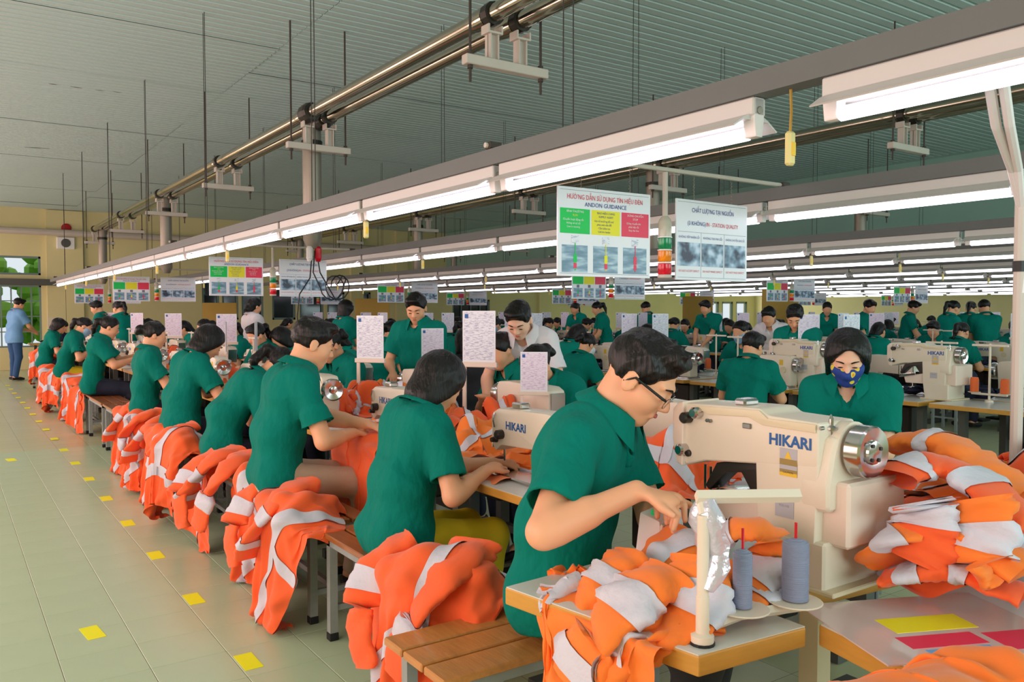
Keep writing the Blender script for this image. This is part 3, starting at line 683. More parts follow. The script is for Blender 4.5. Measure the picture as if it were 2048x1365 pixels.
for a in (.4, 2.2, 4.0, 5.3): MB().lathe([(.005, ey - .09), (.004, ey - .083)], (wx + .022 * math.cos(a), 0, wz + .022 * math.sin(a)), 8, 'y').build('wheel_screw', 'dark_metal', hw)
MB().cbox((.03, ey - .065, .115), (.275, ey + .1, .275), .008).build('rear_cover', 'cream_pink', bt)
MB().cbox((.0, ey - .02, -.0), (.25, ey + .16, .125), .006).build('base_box', 'cream', bt)
MB().cbox((-.005, ey - .05, .0), (.27, ey + .2, .012), .003).build('base_plate', 'cream2', bt)
mprism([(1420, 1002), (1512, 1000), (1514, 1062), (1428, 1040)], .02, .11, 'bed_arm', 'cream_pink', .006)
mprism([(1404, 985), (1480, 985), (1480, 1003), (1404, 1003)], .0, .13, 'needle_plate', 'chrome', .003)
mprism([(1420, 930), (1500, 925), (1512, 942), (1512, 1036), (1490, 1036), (1488, 985), (1470, 950), (1440, 950), (1405, 985), (1398, 975)], .03, .09, 'work_clamp', 'dark_metal', .004)
nb = MB()
for (x, y0, y1) in ((1384, 935, 985), (1395, 940, 1000), (1410, 942, 990)):
    a = mp(x, y0); b = mp(x, y1); nb.tube([(.06, a[0], a[1]), (.06, b[0], b[1])], .004, 6)
nb.build('needle_bar', 'chrome', bt)
for (x, y, r, m) in ((1380, 836, .016, 'dark_metal'), (1400, 826, .016, 'chrome'), (1372, 900, .017, 'chrome'), (1380, 908, .01, 'dark_metal'), (1418, 842, .005, 'steel'), (1424, 843, .005, 'steel'), (1648, 858, .005, 'steel')):
    q = mp(x, y); MB().lathe([(r * .7, -.03 if r > .01 else -.009), (r, -.024 if r > .01 else -.007), (r, .002)], (0, q[0], q[1]), 14, 'x').build('adjusting_knob', m, bt, smooth=30)
q = mp(1497, 854); MB().cbox((-.006, q[0] - .014, q[1] - .006), (.002, q[0] + .014, q[1] + .008), .002).build('sight_window', 'steel', bt)
q = mp(1640, 806); MB().lathe([(.008, .0), (.008, .02), (.016, .024), (.016, .03), (.006, .034), (.006, .05), (.002, .06)], (.05, q[0], .375), 12).build('thread_post', 'chrome', bt)
q = mp(1465, 800); MB().cbox((.03, q[0] - .02, q[1] - .02), (.09, q[0] + .02, q[1]), .006).build('oil_window', 'chrome', bt)
def mtext(s, size, m, x, y, wmax=None):
    q = mp(x, y); me = txt(s, size, m, .0012 if size > .02 else 0); o = obj('lettering', me, bt, (-.0012, q[0], q[1])); o.rotation_euler = (R(90), 0, R(-90))
    xs = [v.co.x for v in me.vertices]; w_ = max(xs) - min(xs)
    if wmax: o.scale = (wmax / w_, 1, 1)
mtext('HIKARI', .04, 'hikari_blue', 1583, 886, .125)
for (x0, y0, x1, y1, m) in ((1563, 902, 1598, 924, 'label_grey'), (1563, 924, 1598, 930, 'label_yellow'), (1563, 930, 1598, 945, 'label_grey'), (1563, 945, 1598, 952, 'label_yellow'), (1555, 1008, 1592, 1034, 'label_grey')):
    a = mp(x0, y1); b = mp(x1, y0); MB().box((-.0011, min(a[0], b[0]), a[1]), (.0, max(a[0], b[0]), b[1])).build('name_plate', m, bt)
a = mp(1580, 904); MB().prism([(a[0] - .01, a[1] - .02), (a[0] + .01, a[1] - .02), (a[0], a[1])], 'x', -.002, -.001).build('warning_triangle', 'label_yellow', bt)
mtext('MODEL H1900', .009, 'grey_print', 1573, 1015, .03); mtext('!', .012, 'black', 1580, 917); mtext('CAUTION', .007, 'black', 1580, 948, .03)
# control panel, thread stand and cones on the foreground table
c = onz(1325, 1128, TABZ)
cp_s = 1.75
cp = thing('control_panel', 'small pale control box with a glowing green light beside the near machine', 'control box', (c.x, c.y, TABZ), R(20))
MB().prism([(-.04, .0), (.05, .0), (.03, .085), (-.035, .075)], 'x', -.085, .085).build('casing', 'white', cp, smooth=30, bevel=.006)
MB().cbox((-.085, -.045, .0), (-.02, -.035, .07), .003).build('side_plate', 'cream_pink', cp); MB().lathe([(.006, .08), (.005, .088)], (-.06, 0, 0), 8).build('status_light', 'lamp_green_lit', cp)
cp.scale = (.9, .9, 1.75)
b0 = onz(1410, 1298, TABZ)
ts = thing('thread_stand', 'cream thread stand with film wrapped pole on the near table corner', 'thread stand', (b0.x, b0.y, TABZ))
MB().lathe([(.024, 0), (.024, .02), (.014, .025), (.014, .1), (.0125, .102), (.0125, .27)], n=14).build('pole', 'cream', ts, smooth=30)
MB().lathe([(.026, .0), (.026, .006)], n=14).build('pole_foot', 'black', ts)
sp1, sp2 = onz(1490, 1238, TABZ + .03) - b0, onz(1597, 1222, TABZ + .03) - b0
d = (sp2 - sp1); d.z = 0
MB().tube([(0, 0, .03), (sp1.x, sp1.y, .03), (sp2.x + d.x * .15, sp2.y + d.y * .15, .03)], .012, 4).build('spool_arm', 'cream', ts)
for s in (sp1, sp2): MB().lathe([(.058, .042), (.06, .044), (.058, .046)], (s.x, s.y, 0), 24).build('spool_plate', 'cream', ts); MB().lathe([(.003, .046), (.003, .22)], (s.x, s.y, 0), 6).build('spindle', 'lamp_red', ts)
a1, a2 = onz(1420, 962, 1.06), W(1612, 975, (onz(1420, 962, 1.06) - Vector((0, 0, 0))).dot(Vector((SY, CY, 0))) + .1)
tz = .27
MB().tube([(0, 0, tz), (.01, .02, tz + .03)], .01, 8).build('pole_joint', 'cream', ts)
MB().tube([(-.005, .015, tz + .035), (.2, -.085, tz + .03)], .012, 4, squash=1.2).build('guide_arm', 'cream', ts)
fm = MB(); pts = []
for j in range(9): u = j / 8; pts.append((.018 * math.sin(5 * u) + .035 * u, .02 * u - .01, .115 + .185 * u))
fm.tube(pts, [.016, .03, .04, .034, .042, .036, .044, .036, .02], 12, squash=.55); fm.build('plastic_film', 'foil', ts, smooth=1)
for i, (s, r, h) in enumerate(((sp1, .021, .125), (sp2, .029, .135))):
    o = MB().lathe([(r * .5, 0), (r, .002), (r, h - .012), (r * .92, h - .004), (r * .5, h), (.006, h + .003)], n=20).build('thread_cone', 'thread_grey', None, smooth=30); o.location = (b0.x + s.x, b0.y + s.y, TABZ + .047)
    tag(o, ('slim grey thread cone on the near thread stand', 'thick grey thread cone beside the slim one')[i], 'thread', 'grey thread cones')
# white conduit and cables dropping from the first light row at the right edge
p = onX(2037, 500, 2.5); q = onX(1986, 190, 1.87) - p
cd_ = thing('power_conduit', 'pale vertical conduit with looping cables at the right edge', 'conduit', (p.x, p.y, 0))
MB().lathe([(.016, TABZ - .01), (.016, 1.76)], n=10).build('conduit_pipe', 'hang_bar', cd_, smooth=1); MB().lathe([(.019, 1.56), (.019, 1.59)], n=10).build('strap', 'black', cd_)
for s in (0, .03): MB().tube([(q.x, q.y + s, TZ + .09), (q.x * .93, q.y * .93 + s, 1.99), (q.x * .6, q.y * .6 + s, 1.9), (q.x * .2, q.y * .2 + s * .5, 1.83), (0, 0, 1.74), (0, -.006 + s * .3, 1.5)], .012, 8).build('cable', 'cap', cd_)
for i, (x, y, Z, m, rz, sc, lab) in enumerate(((740, 725, 5.6, 0, -.9, 1.0, 'dense printed instruction sheet on a stand left of the standing man'), (865, 722, 6.2, 1, -.3, .85, 'tilted instruction sheet in front of the standing man'), (958, 752, 4.9, 0, -.95, 1.05, 'tall narrow instruction sheet right of the bob-haired woman'),
        (1068, 742, 4.35, 1, -.75, .72, 'pink tinted sheet hiding the face of a worker'), (452, 700, 7.35, 0, -1.9, .9, 'edge-on instruction sheet behind the bob-haired worker, left one'), (512, 700, 7.4, 0, -2.0, .9, 'edge-on instruction sheet behind the bob-haired worker, right one'))):
    p = W(x, y, Z); o = place(IP[m], (p.x, p.y, TABZ + .367 * sc), lab, rz); o.scale = (sc, sc, sc)

for i, (y, lab) in enumerate(((3.5, 'cream bartack machine on the second line table right of the masked woman'), (4.66, 'cream bartack machine in front of the seated man with his back turned'))):
    o = dup(bt, (6.3, y, TABZ), 0, lab, 'bartack machines of the second line')
# ------------------------------------------------------------------ smooth solid modelling (distance fields -> one continuous mesh)
V3 = lambda *a: np.array(a, float)
def unit(v): v = np.asarray(v, float); return v / (np.linalg.norm(v) + 1e-9)
def cone(a, b, ra, rb, k=.02, sq=None, cut=None):
    """tapered capsule a->b; sq=(axis, factor) flattens it; cut=(point, normal) keeps the side the normal points away from"""
    a = np.asarray(a, float); b = np.asarray(b, float)
    def f(X, Y, Z):
        x, y, z = X - a[0], Y - a[1], Z - a[2]; d = b - a
        if sq:
            n, s = unit(sq[0]), sq[1]; t = (x * n[0] + y * n[1] + z * n[2]) * (s - 1)
            x = x + t * n[0]; y = y + t * n[1]; z = z + t * n[2]; d = d + n * (np.dot(d, n) * (s - 1))
        L = max(np.dot(d, d), 1e-9); t = np.clip((x * d[0] + y * d[1] + z * d[2]) / L, 0, 1)
        r = np.sqrt((x - t * d[0]) ** 2 + (y - t * d[1]) ** 2 + (z - t * d[2]) ** 2) - (ra + (rb - ra) * t)
        if cut: p, n = cut; r = np.maximum(r, (X - p[0]) * n[0] + (Y - p[1]) * n[1] + (Z - p[2]) * n[2])
        return r
    m = max(ra, rb); return f, np.minimum(a, b) - m, np.maximum(a, b) + m, k
def ell(c, r, k=.02, Rm=None):
    c = np.asarray(c, float); r = np.asarray(r, float); Q = np.eye(3) if Rm is None else Rm
    def f(X, Y, Z):
        x, y, z = X - c[0], Y - c[1], Z - c[2]
        q = [(x * Q[0, i] + y * Q[1, i] + z * Q[2, i]) for i in range(3)]
        k0 = np.sqrt(sum((q[i] / r[i]) ** 2 for i in range(3))); k1 = np.sqrt(sum((q[i] / r[i] ** 2) ** 2 for i in range(3))) + 1e-6
        return k0 * (k0 - 1) / k1
    m = r.max(); return f, c - m, c + m, k
class Field:
    def __init__(s, ops, h, pad=.03):
        adds = [o for o in ops if o[0] == '+']
        s.h = h; s.lo = np.min([o[1][1] for o in adds], 0) - pad; hi = np.max([o[1][2] for o in adds], 0) + pad
        s.n = np.ceil((hi - s.lo) / h).astype(int) + 1; s.F = np.full(s.n, .25, np.float32)
        s.ax = [(s.lo[i] + h * np.arange(s.n[i])).astype(np.float32) for i in range(3)]
        for op, (f, lo, hi, k) in ops: s.apply(op, f, lo, hi, k)
    def apply(s, op, f, lo, hi, k):
        m = 2.2 * k + 3 * s.h; i0 = np.maximum(((lo - m - s.lo) / s.h).astype(int), 0); i1 = np.minimum(((hi + m - s.lo) / s.h).astype(int) + 2, s.n)
        if (i1 <= i0).any(): return
        sl = tuple(slice(a, b) for a, b in zip(i0, i1)); A = s.F[sl]
        d = f(s.ax[0][sl[0]][:, None, None], s.ax[1][sl[1]][None, :, None], s.ax[2][sl[2]][None, None, :]).astype(np.float32)
        if op == '+': t = np.clip(.5 + .5 * (A - d) / k, 0, 1); s.F[sl] = A * (1 - t) + d * t - k * t * (1 - t)
        else: d = -d; t = np.clip(.5 - .5 * (A - d) / k, 0, 1); s.F[sl] = A * (1 - t) + d * t + k * t * (1 - t)
    def net(s):
        F = s.F; I = F < 0; c = np.zeros(s.n - 1, np.int8)
        cs = [(i, j, k) for i in (0, 1) for j in (0, 1) for k in (0, 1)]
        sub = lambda A, o: A[o[0]:A.shape[0] - 1 + o[0], o[1]:A.shape[1] - 1 + o[1], o[2]:A.shape[2] - 1 + o[2]]
        for o in cs: c += sub(I, o)
        act = np.argwhere((c > 0) & (c < 8)); idx = np.full(s.n - 1, -1, np.int32); idx[tuple(act.T)] = np.arange(len(act))
        val = {o: F[act[:, 0] + o[0], act[:, 1] + o[1], act[:, 2] + o[2]] for o in cs}
        P = np.zeros((len(act), 3)); W_ = np.zeros(len(act))
        for o in cs:
            for ax in range(3):
                if o[ax]: continue
                o2 = list(o); o2[ax] = 1; a, b = val[o], val[tuple(o2)]; m = (a < 0) != (b < 0)
                t = np.where(m, a / np.where(m, a - b, 1), 0); q = np.array(o, float)[None, :] + t[:, None] * np.eye(3)[ax][None, :]
                P += q * m[:, None]; W_ += m
        V = s.lo + s.h * (act + P / W_[:, None]); faces = []
        for ax in range(3):
            u, w = (ax + 1) % 3, (ax + 2) % 3
            A = np.moveaxis(I, ax, 0); e = np.argwhere(A[:-1] != A[1:]); 
            g = np.zeros((len(e), 3), int); oth = [i for i in range(3) if i != ax]; g[:, ax] = e[:, 0]; g[:, oth[0]] = e[:, 1]; g[:, oth[1]] = e[:, 2]
            ok = (g[:, u] > 0) & (g[:, w] > 0) & (g[:, u] < s.n[u] - 1) & (g[:, w] < s.n[w] - 1); g = g[ok]
            q = []
            for du, dw in ((0, 0), (-1, 0), (-1, -1), (0, -1)):
                t = g.copy(); t[:, u] += du; t[:, w] += dw; q.append(idx[tuple(t.T)])
            q = np.stack(q, 1); fl = I[tuple(g.T)]; q[~fl] = q[~fl][:, ::-1]; faces.append(q)
        return V, np.concatenate(faces)
def np_mesh(name, V, Fq, m, smooth=True):
    me = bpy.data.meshes.new(name); me.vertices.add(len(V)); me.vertices.foreach_set('co', np.ascontiguousarray(V, np.float32).ravel())
    n = len(Fq); me.loops.add(4 * n); me.loops.foreach_set('vertex_index', np.ascontiguousarray(Fq, np.int32).ravel())
    me.polygons.add(n); me.polygons.foreach_set('loop_start', np.arange(0, 4 * n, 4, dtype=np.int32)); me.update(calc_edges=True); me.validate()
    if smooth: me.shade_smooth()
    if m: me.materials.append(M(m) if isinstance(m, str) else m)
    return me
def smoothV(V, Fq, it=2):
    E = np.concatenate([Fq[:, [0, 1]], Fq[:, [1, 2]], Fq[:, [2, 3]], Fq[:, [3, 0]]])
    for _ in range(it):
        S = np.zeros_like(V); c = np.zeros(len(V))
        np.add.at(S, E[:, 0], V[E[:, 1]]); np.add.at(c, E[:, 0], 1); np.add.at(S, E[:, 1], V[E[:, 0]]); np.add.at(c, E[:, 1], 1)
        V = V * .45 + .55 * S / np.maximum(c, 1)[:, None]
    return V
def vnormals(V, Fq):
    n = np.cross(V[Fq[:, 2]] - V[Fq[:, 0]], V[Fq[:, 3]] - V[Fq[:, 1]]); N = np.zeros_like(V)
    for i in range(4): np.add.at(N, Fq[:, i], n)
    return N / (np.linalg.norm(N, axis=1)[:, None] + 1e-9)
def wrinkle(V, amp, f=22., seed=0):
    r = np.random.default_rng(seed); o = 0
    for i in range(4):
        a = r.normal(0, 1, 3); b = r.normal(0, 1, 3); a /= np.linalg.norm(a); b /= np.linalg.norm(b); ff = f * (.6 + .5 * i)
        o = o + (1 - 2 * np.abs(np.sin(V @ a * ff * .5 + 1.7 * np.sin(V @ b * ff * .45 + i) + r.random() * 6))) / (1 + .6 * i)
    return amp * o * .6
def sdf_mesh(name, ops, h, m, sm=1, wr=None, seed=0, reduce=None):
    V, Fq = Field(ops, h).net(); V = smoothV(V, Fq, sm)
    if wr: V = V + vnormals(V, Fq) * wrinkle(V, wr[0], wr[1], seed)[:, None]
    return np_mesh(name, V, Fq, m)
# ------------------------------------------------------------------ people
def ik(S, T, l1, l2, pole):
    S = np.asarray(S, float); T = np.asarray(T, float); d = T - S; L = np.linalg.norm(d)
    if L > (l1 + l2) * .985: T = S + d / L * (l1 + l2) * .985; L = (l1 + l2) * .985
    d = unit(T - S); a = (l1 * l1 - l2 * l2 + L * L) / (2 * L); h = math.sqrt(max(l1 * l1 - a * a, 1e-6)); p = np.asarray(pole, float); p = unit(p - d * np.dot(p, d))
    return S + d * a + p * h, T
def person_parts(seat=.48, lean=18, pitch=30, yaw=0, hands=((.33, .08, .86), (.33, -.08, .86)), hair='bob', female=True, shirt='shirt', trousers='trouser_navy', skin='skin', res=.01,
                 mask=None, glasses=False, curl=(.5, .5), poles=None, legs=None, seed=0, face=True, slump=0, tail=0., wide=1.0, hdirs=(None, None)):
    """list of (part name, mesh); local frame: +x ahead, +y left, z up, floor at z=0"""
    L = V3(0, 1, 0); out = []; g = 0 if female else 1
    dr = lambda a: V3(math.sin(R(a)), 0, math.cos(R(a)))
    P = V3(0, 0, (seat + .1) if seat else .86)
    lw = lean * (.35 if seat else .9)
    Wt = P + .2 * dr(lw); C = Wt + .19 * dr(lean * 1.0 + slump * .5); N = C + .125 * dr(lean * 1.15 + slump)
    nd = dr(lean * .6 + pitch * .35 + slump * .6)
    cy, sy_ = math.cos(R(yaw)), math.sin(R(yaw)); cp_, sp_ = math.cos(R(pitch)), math.sin(R(pitch))
    Fw = V3(cp_ * cy, cp_ * sy_, -sp_); Lf = V3(-sy_, cy, 0); Up = np.cross(Fw, Lf)
    Rm = np.stack([Fw, Lf, Up], 1); Hc = N + nd * .14 + Fw * .028
    hp = lambda x, y, z: Hc + Rm @ V3(x, y, z)
    sw = (.165 if female else .185) * wide; S = {s: N + L * s * sw - .055 * dr(lean * 1.15 + slump) + V3(.0, 0, 0) for s in (1, -1)}
    E = {}; T = {}
    for i, s in enumerate((1, -1)):
        pole = poles[i] if poles else V3(-.35, s * .75, -.8)
        E[s], T[s] = ik(S[s], hands[i], .285, .245, pole)
    # ---- body
    ops = []; A = lambda p: ops.append(('+', p)); B = lambda p: ops.append(('-', p))
    tor = [(P, .075, .105 if female else .1, .05), (Wt, .055, .092 + .008 * g, .06), (C, .078 + .012 * g, .098 + .01 * g, .06), (C + .075 * dr(lean), .095, .075, .05)]
    for c, w, r, k in tor: A(cone(c - L * w * wide, c + L * w * wide, r - .014, r - .014, k))
    A(cone(S[1], S[-1], .045, .045, .04))
    A(cone(N - .03 * nd - .012 * Fw, hp(-.03, 0, -.05), .056 + .004 * g, .048 + .005 * g, .03))
    A(ell(hp(-.012, 0, .035), (.094, .076, .088), .02, Rm)); A(ell(hp(.03, 0, -.03), (.06, .06, .082), .03, Rm)); A(ell(hp(.056, 0, -.088), (.026, .028, .024), .025, Rm))
    for s in (1, -1): A(ell(hp(.045, s * .036, -.022), (.036, .03, .034), .02, Rm))
    if res < .011:
        A(cone(hp(.082, .0, .016), hp(.103, 0, -.022), .009, .0125, .012)); 
        for s in (1, -1):
            A(ell(hp(.094, s * .012, -.027), (.010, .008, .008), .008, Rm)); A(cone(hp(.086, s * .012, .03), hp(.072, s * .045, .03), .009, .007, .014))
            B(ell(hp(.1, s * .032, .009), (.014, .017, .012), .012, Rm)); A(ell(hp(.076, s * .032, .006), (.0135, .016, .012), .006, Rm))
            A(ell(hp(-.008, s * .079, -.004), (.021, .008, .033), .006, Rm)); B(ell(hp(-.002, s * .088, .0), (.012, .006, .018), .006, Rm))
        A(cone(hp(.084, -.016, -.057), hp(.084, .016, -.057), .009, .009, .008)); B(cone(hp(.098, -.02, -.0565), hp(.098, .02, -.0565), .0035, .0035, .004))
    else:
        A(ell(hp(.095, 0, -.012), (.016, .012, .022), .012, Rm))
        for s in (1, -1): A(ell(hp(-.005, s * .078, -.004), (.02, .01, .03), .006, Rm))
    for i, s in enumerate((1, -1)):
        A(cone(S[s], E[s], .048, .04, .02)); A(cone(E[s], T[s], .04, .0265, .015)); A(cone(E[s] + (T[s] - E[s]) * .15, E[s] + (T[s] - E[s]) * .45, .043, .036, .02))
        fd = unit(T[s] - E[s]); hd = unit(fd + V3(0, 0, -.12)) if hdirs[i] is None else unit(hdirs[i]); pn = unit(V3(0, 0, -1) - hd * np.dot(V3(0, 0, -1), hd)); la = np.cross(pn, hd) * (1 if s > 0 else 1)
        cu = curl[i]
        A(cone(T[s] + hd * .02, T[s] + hd * .07, .034, .037, .015, sq=(pn, 2.1)))
        if res < .012:
            for q in range(4):
                b0 = T[s] + hd * .078 + la * (q - 1.5) * .0205; ln = (.066, .076, .072, .056)[q if s > 0 else 3 - q]
                d1 = hd * math.cos(cu) + pn * math.sin(cu) + la * (q - 1.5) * .06; m1 = b0 + unit(d1) * ln * .5; d2 = hd * math.cos(2.1 * cu) + pn * math.sin(2.1 * cu)
                A(cone(b0 - hd * .02, m1, .0098, .009, .006)); A(cone(m1, m1 + unit(d2) * ln * .55, .009, .0075, .004))
            ts_ = -1 if s > 0 else 1
            tb = T[s] + hd * .03 + la * ts_ * .026 * 1; td = unit(hd * .75 + la * ts_ * .55 + pn * .35); A(cone(tb, tb + td * .04, .0125, .0105, .008)); A(cone(tb + td * .04, tb + td * .04 + unit(td + hd * .5) * .03, .0105, .0085, .005))
        else: A(cone(T[s] + hd * .07, T[s] + hd * .15 + pn * .02, .03, .018, .015, sq=(pn, 1.8)))
    if legs is None:
        legs = [(P + V3(.42, s * .1, -.06), V3(.35, s * .1, .1)) for s in (1, -1)] if seat else [(V3(.03, s * .09, .47), V3(-.02 + .03 * s, s * .095, .09)) for s in (1, -1)]
    lg = []
    for s, (kn, an) in zip((1, -1), legs):
        kn = np.asarray(kn, float); an = np.asarray(an, float)
        hip = P + L * s * .085 - V3(0, 0, .02); lg.append((hip, kn, an)); A(cone(hip, kn, .075, .05, .03)); A(cone(kn, an, .048, .034, .02)); A(cone(an - V3(.02, 0, .02), V3(an[0] + .14, an[1], .035), .035, .028, .02))
    out.append(('body', sdf_mesh('body', ops, res, skin, 1)))
    # ---- shirt
    ops = []; k = .05; lo = .016
    for j, (c, w, r, k) in enumerate(tor): A(cone(c - L * w * wide, c + L * w * wide, r + lo + (.014 if j < 2 else 0), r + lo + (.014 if j < 2 else 0), k + .02))
    if not seat: A(cone(P - L * .07 - V3(0, 0, .1), P + L * .07 - V3(0, 0, .1), .115, .115, .06))
    A(cone(S[1], S[-1], .06, .06, .04))
    for s in (1, -1):
        e = S[s] + (E[s] - S[s]) * .74; n = unit(E[s] - S[s]); A(cone(S[s] - n * .01, e, .068, .076, .035, cut=(e, n))); 
    zc = (seat + .004) if seat else .74
    B(cone(N - .01 * nd, N + .2 * nd, .064, .066, .012)); fwc = unit(np.cross(L, nd)) * 1.0; fwc = unit(V3(1, 0, 0) - nd * nd[0])
    B(cone(N + fwc * .055 + .02 * nd, N + fwc * .105 - nd * .085, .03, .006, .012))
    for s in (1, -1):
        e = S[s] + (E[s] - S[s]) * .74; n = unit(E[s] - S[s]); B(cone(e - n * .05, e + n * .05, .056, .066, .006))
    ops.append(('-', (lambda X, Y, Z: Z - zc + 0 * X + 0 * Y, V3(-1, -1, zc - 1), V3(1, 1, zc + .1), .01)))
    out.append(('shirt', sdf_mesh('shirt', ops, max(res, .007), shirt, 2, wr=(.015, 12. if female else 11.), seed=seed)))
    # collar
    vs = []; nA = 22
    for i in range(nA + 1):
        th = R(24 + 312 * i / nA); ed = max(0, 1 - min(i, nA - i) / 3.5); di = fwc * math.cos(th) + L * math.sin(th)
        vs += [N + di * .064 + nd * (.02 - .03 * ed), N + di * .068 + nd * (.058 - .014 * ed), N + di * (.078 + .006 * ed) + nd * (.056 - .016 * ed), N + di * (.112 + .016 * ed) + nd * (.016 - .05 * ed)]
    out.append(('collar', np_mesh('collar', np.array(vs), np.array([[4 * i + j, 4 * i + j + 1, 4 * i + 5 + j, 4 * i + 4 + j] for i in range(nA) for j in range(3)]), shirt)))
    # ---- trousers
    ops = []
    A(cone(P - L * .075 - V3(0, 0, .0), P + L * .075, .112, .112, .04))
    for hip, kn, an in lg: e = kn + (an - kn) * .97; A(cone(hip, kn, .094, .072, .04)); A(cone(kn, e, .07, .056, .03))
    out.append(('trousers', sdf_mesh('trousers', ops, max(res, .011), trousers, 2, wr=(.004, 20.), seed=seed + 1)))
    mb = MB()
    for hip, kn, an in lg:
        sh = MB().tube([(an[0] - .06, an[1], .045), (an[0] + .0, an[1], .05), (an[0] + .1, an[1], .04), (an[0] + .17, an[1], .03)], [.036, .042, .042, .03], 10, squash=.8)
        out.append(('shoe', sh.mesh('shoe', 'black', smooth=1)))
    # ---- hair
    ops = []; hr = lambda p, q, ra, rb, k=.02: A(cone(hp(*p), hp(*q), ra, rb, k))
    if hair in ('short', 'spiky'):
        A(ell(hp(-.014, 0, .046), (.107, .088, .093), .02, Rm)); A(ell(hp(.05, -.012, .105), (.05, .062, .03), .02, Rm))
        if hair == 'spiky':
            for a in range(9): hr((.04 - .02 * (a % 3), -.05 + .012 * a, .11), (.075 - .03 * (a % 3), -.06 + .015 * a, .135 + .01 * (a % 2)), .02, .006, .012)
        cutx = [(unit(V3(1, 0, -.75)), hp(.03, 0, 0)), (V3(.35, 0, -1) / 1.06, hp(0, 0, -.062))]
        for s in (1, -1): pass
    elif hair == 'bob':
        A(ell(hp(-.014, 0, .045), (.112, .094, .098), .03, Rm)); hr((-.025, 0, .02), (-.02, 0, -.075), .098, .1, .04)
        for s in (1, -1): hr((.03, s * .07, .03), (.035, s * .068, -.075), .03, .024, .03)
        cutx = [(unit(V3(1, 0, -.55)), hp(.052, 0, 0)), (V3(.15, 0, -1) / 1.01, hp(0, 0, -.115))]
    else:
        A(ell(hp(-.014, 0, .043), (.105, .085, .09), .02, Rm))
        cutx = [(unit(V3(1, 0, -.75)), hp(.022, 0, 0)), (V3(.35, 0, -1) / 1.06, hp(0, 0, -.07))]
    if hair == 'long': hr((-.05, 0, .0), (-.075, 0, -.14), .075, .07, .04); hr((-.075, 0, -.14), (-.07, 0, -.32), .07, .045, .03)
    for n, p in cutx:
        n = Rm @ n; ops.append(('-', (lambda X, Y, Z, n=n, p=p: -((X - p[0]) * n[0] + (Y - p[1]) * n[1] + (Z - p[2]) * n[2]), Hc - .4, Hc + .4, .012)))
    if hair == 'bob' and True: B(ell(hp(.09, .006, -.012), (.062, .06, .098), .015, Rm))
    else: B(ell(hp(.095, 0, -.02), (.075, .072, .078), .015, Rm))
    if hair == 'pony': q0 = hp(-.1, 0, .05); q1 = hp(-.14, 0, .03); q2 = q1 + V3(-.035 - tail, 0, -.075); q3 = q2 + V3(-.02, .01, -.11); A(cone(q0, q1, .026, .034, .02)); A(cone(q1, q2, .034, .03, .02)); A(cone(q2, q3, .03, .012, .02))
    if hair == 'bun': A(ell(hp(-.128, 0, .03), (.042, .045, .045), .012, Rm)); A(ell(hp(-.142, .015, .0), (.03, .035, .03), .01, Rm))
    out.append(('hair', sdf_mesh('hair', ops, max(res * .8, .005), 'hair', 1, wr=(.004 if hair != 'bob' else .0022, 75.), seed=seed + 2)))
    if face:
        for s in (1, -1):
            out.append(('eye', MB().ell(hp(.0895, s * .0315, .003), (.0035, .0125, .0032), 10, 6, Matrix(Rm.tolist())).mesh('eye', 'eye_dark', 1)))
            out.append(('eyebrow', MB().tube([hp(.095, s * .016, .028), hp(.093, s * .032, .034), hp(.079, s * .05, .03)], [.0032, .0034, .0018], 6).mesh('eyebrow', 'hair', 1)))
        if not mask: out.append(('lips', MB().tube([hp(.082, -.021, -.056), hp(.0925, -.008, -.0535), hp(.0935, 0, -.0555), hp(.0925, .008, -.0535), hp(.082, .021, -.056)], [.002, .0052, .0055, .0052, .002], 8).mesh('lips', 'lips', 1)))
    if hair == 'pony': out.append(('hair_tie', MB().ell(hp(-.118, 0, .036), (.016, .03, .03), 10, 6, Matrix(Rm.tolist())).mesh('hair_tie', 'mask_white' if seed % 2 else 'trouser_dark', 1)))
    if mask:
        ops = []; q = .007
        A(ell(hp(.032, 0, -.032), (.06 + q, .062 + q, .082 + q), .03, Rm)); A(ell(hp(.056, 0, -.088), (.028 + q, .03 + q, .026 + q), .025, Rm)); A(cone(hp(.09, 0, .0), hp(.102, 0, -.03), .012 + q, .016 + q, .03))
        for s in (1, -1): A(ell(hp(.045, s * .036, -.022), (.036 + q, .03 + q, .034 + q), .02, Rm))
        for n, p in ((V3(-1, 0, 0), hp(.018, 0, 0)), (unit(V3(.25, 0, 1)), hp(.07, 0, -.004))):
            n = Rm @ n; ops.append(('-', (lambda X, Y, Z, n=n, p=p: -((X - p[0]) * n[0] + (Y - p[1]) * n[1] + (Z - p[2]) * n[2]), Hc - .4, Hc + .4, .006)))
        out.append(('face_mask', sdf_mesh('face_mask', ops, max(res * .7, .0045), mask, 1)))
        for s in (1, -1): out.append(('mask_strap', MB().tube([hp(.025, s * .068, -.02), hp(.0, s * .082, .012), hp(-.02, s * .083, .01)], .0022, 5).mesh('mask_strap', mask)))
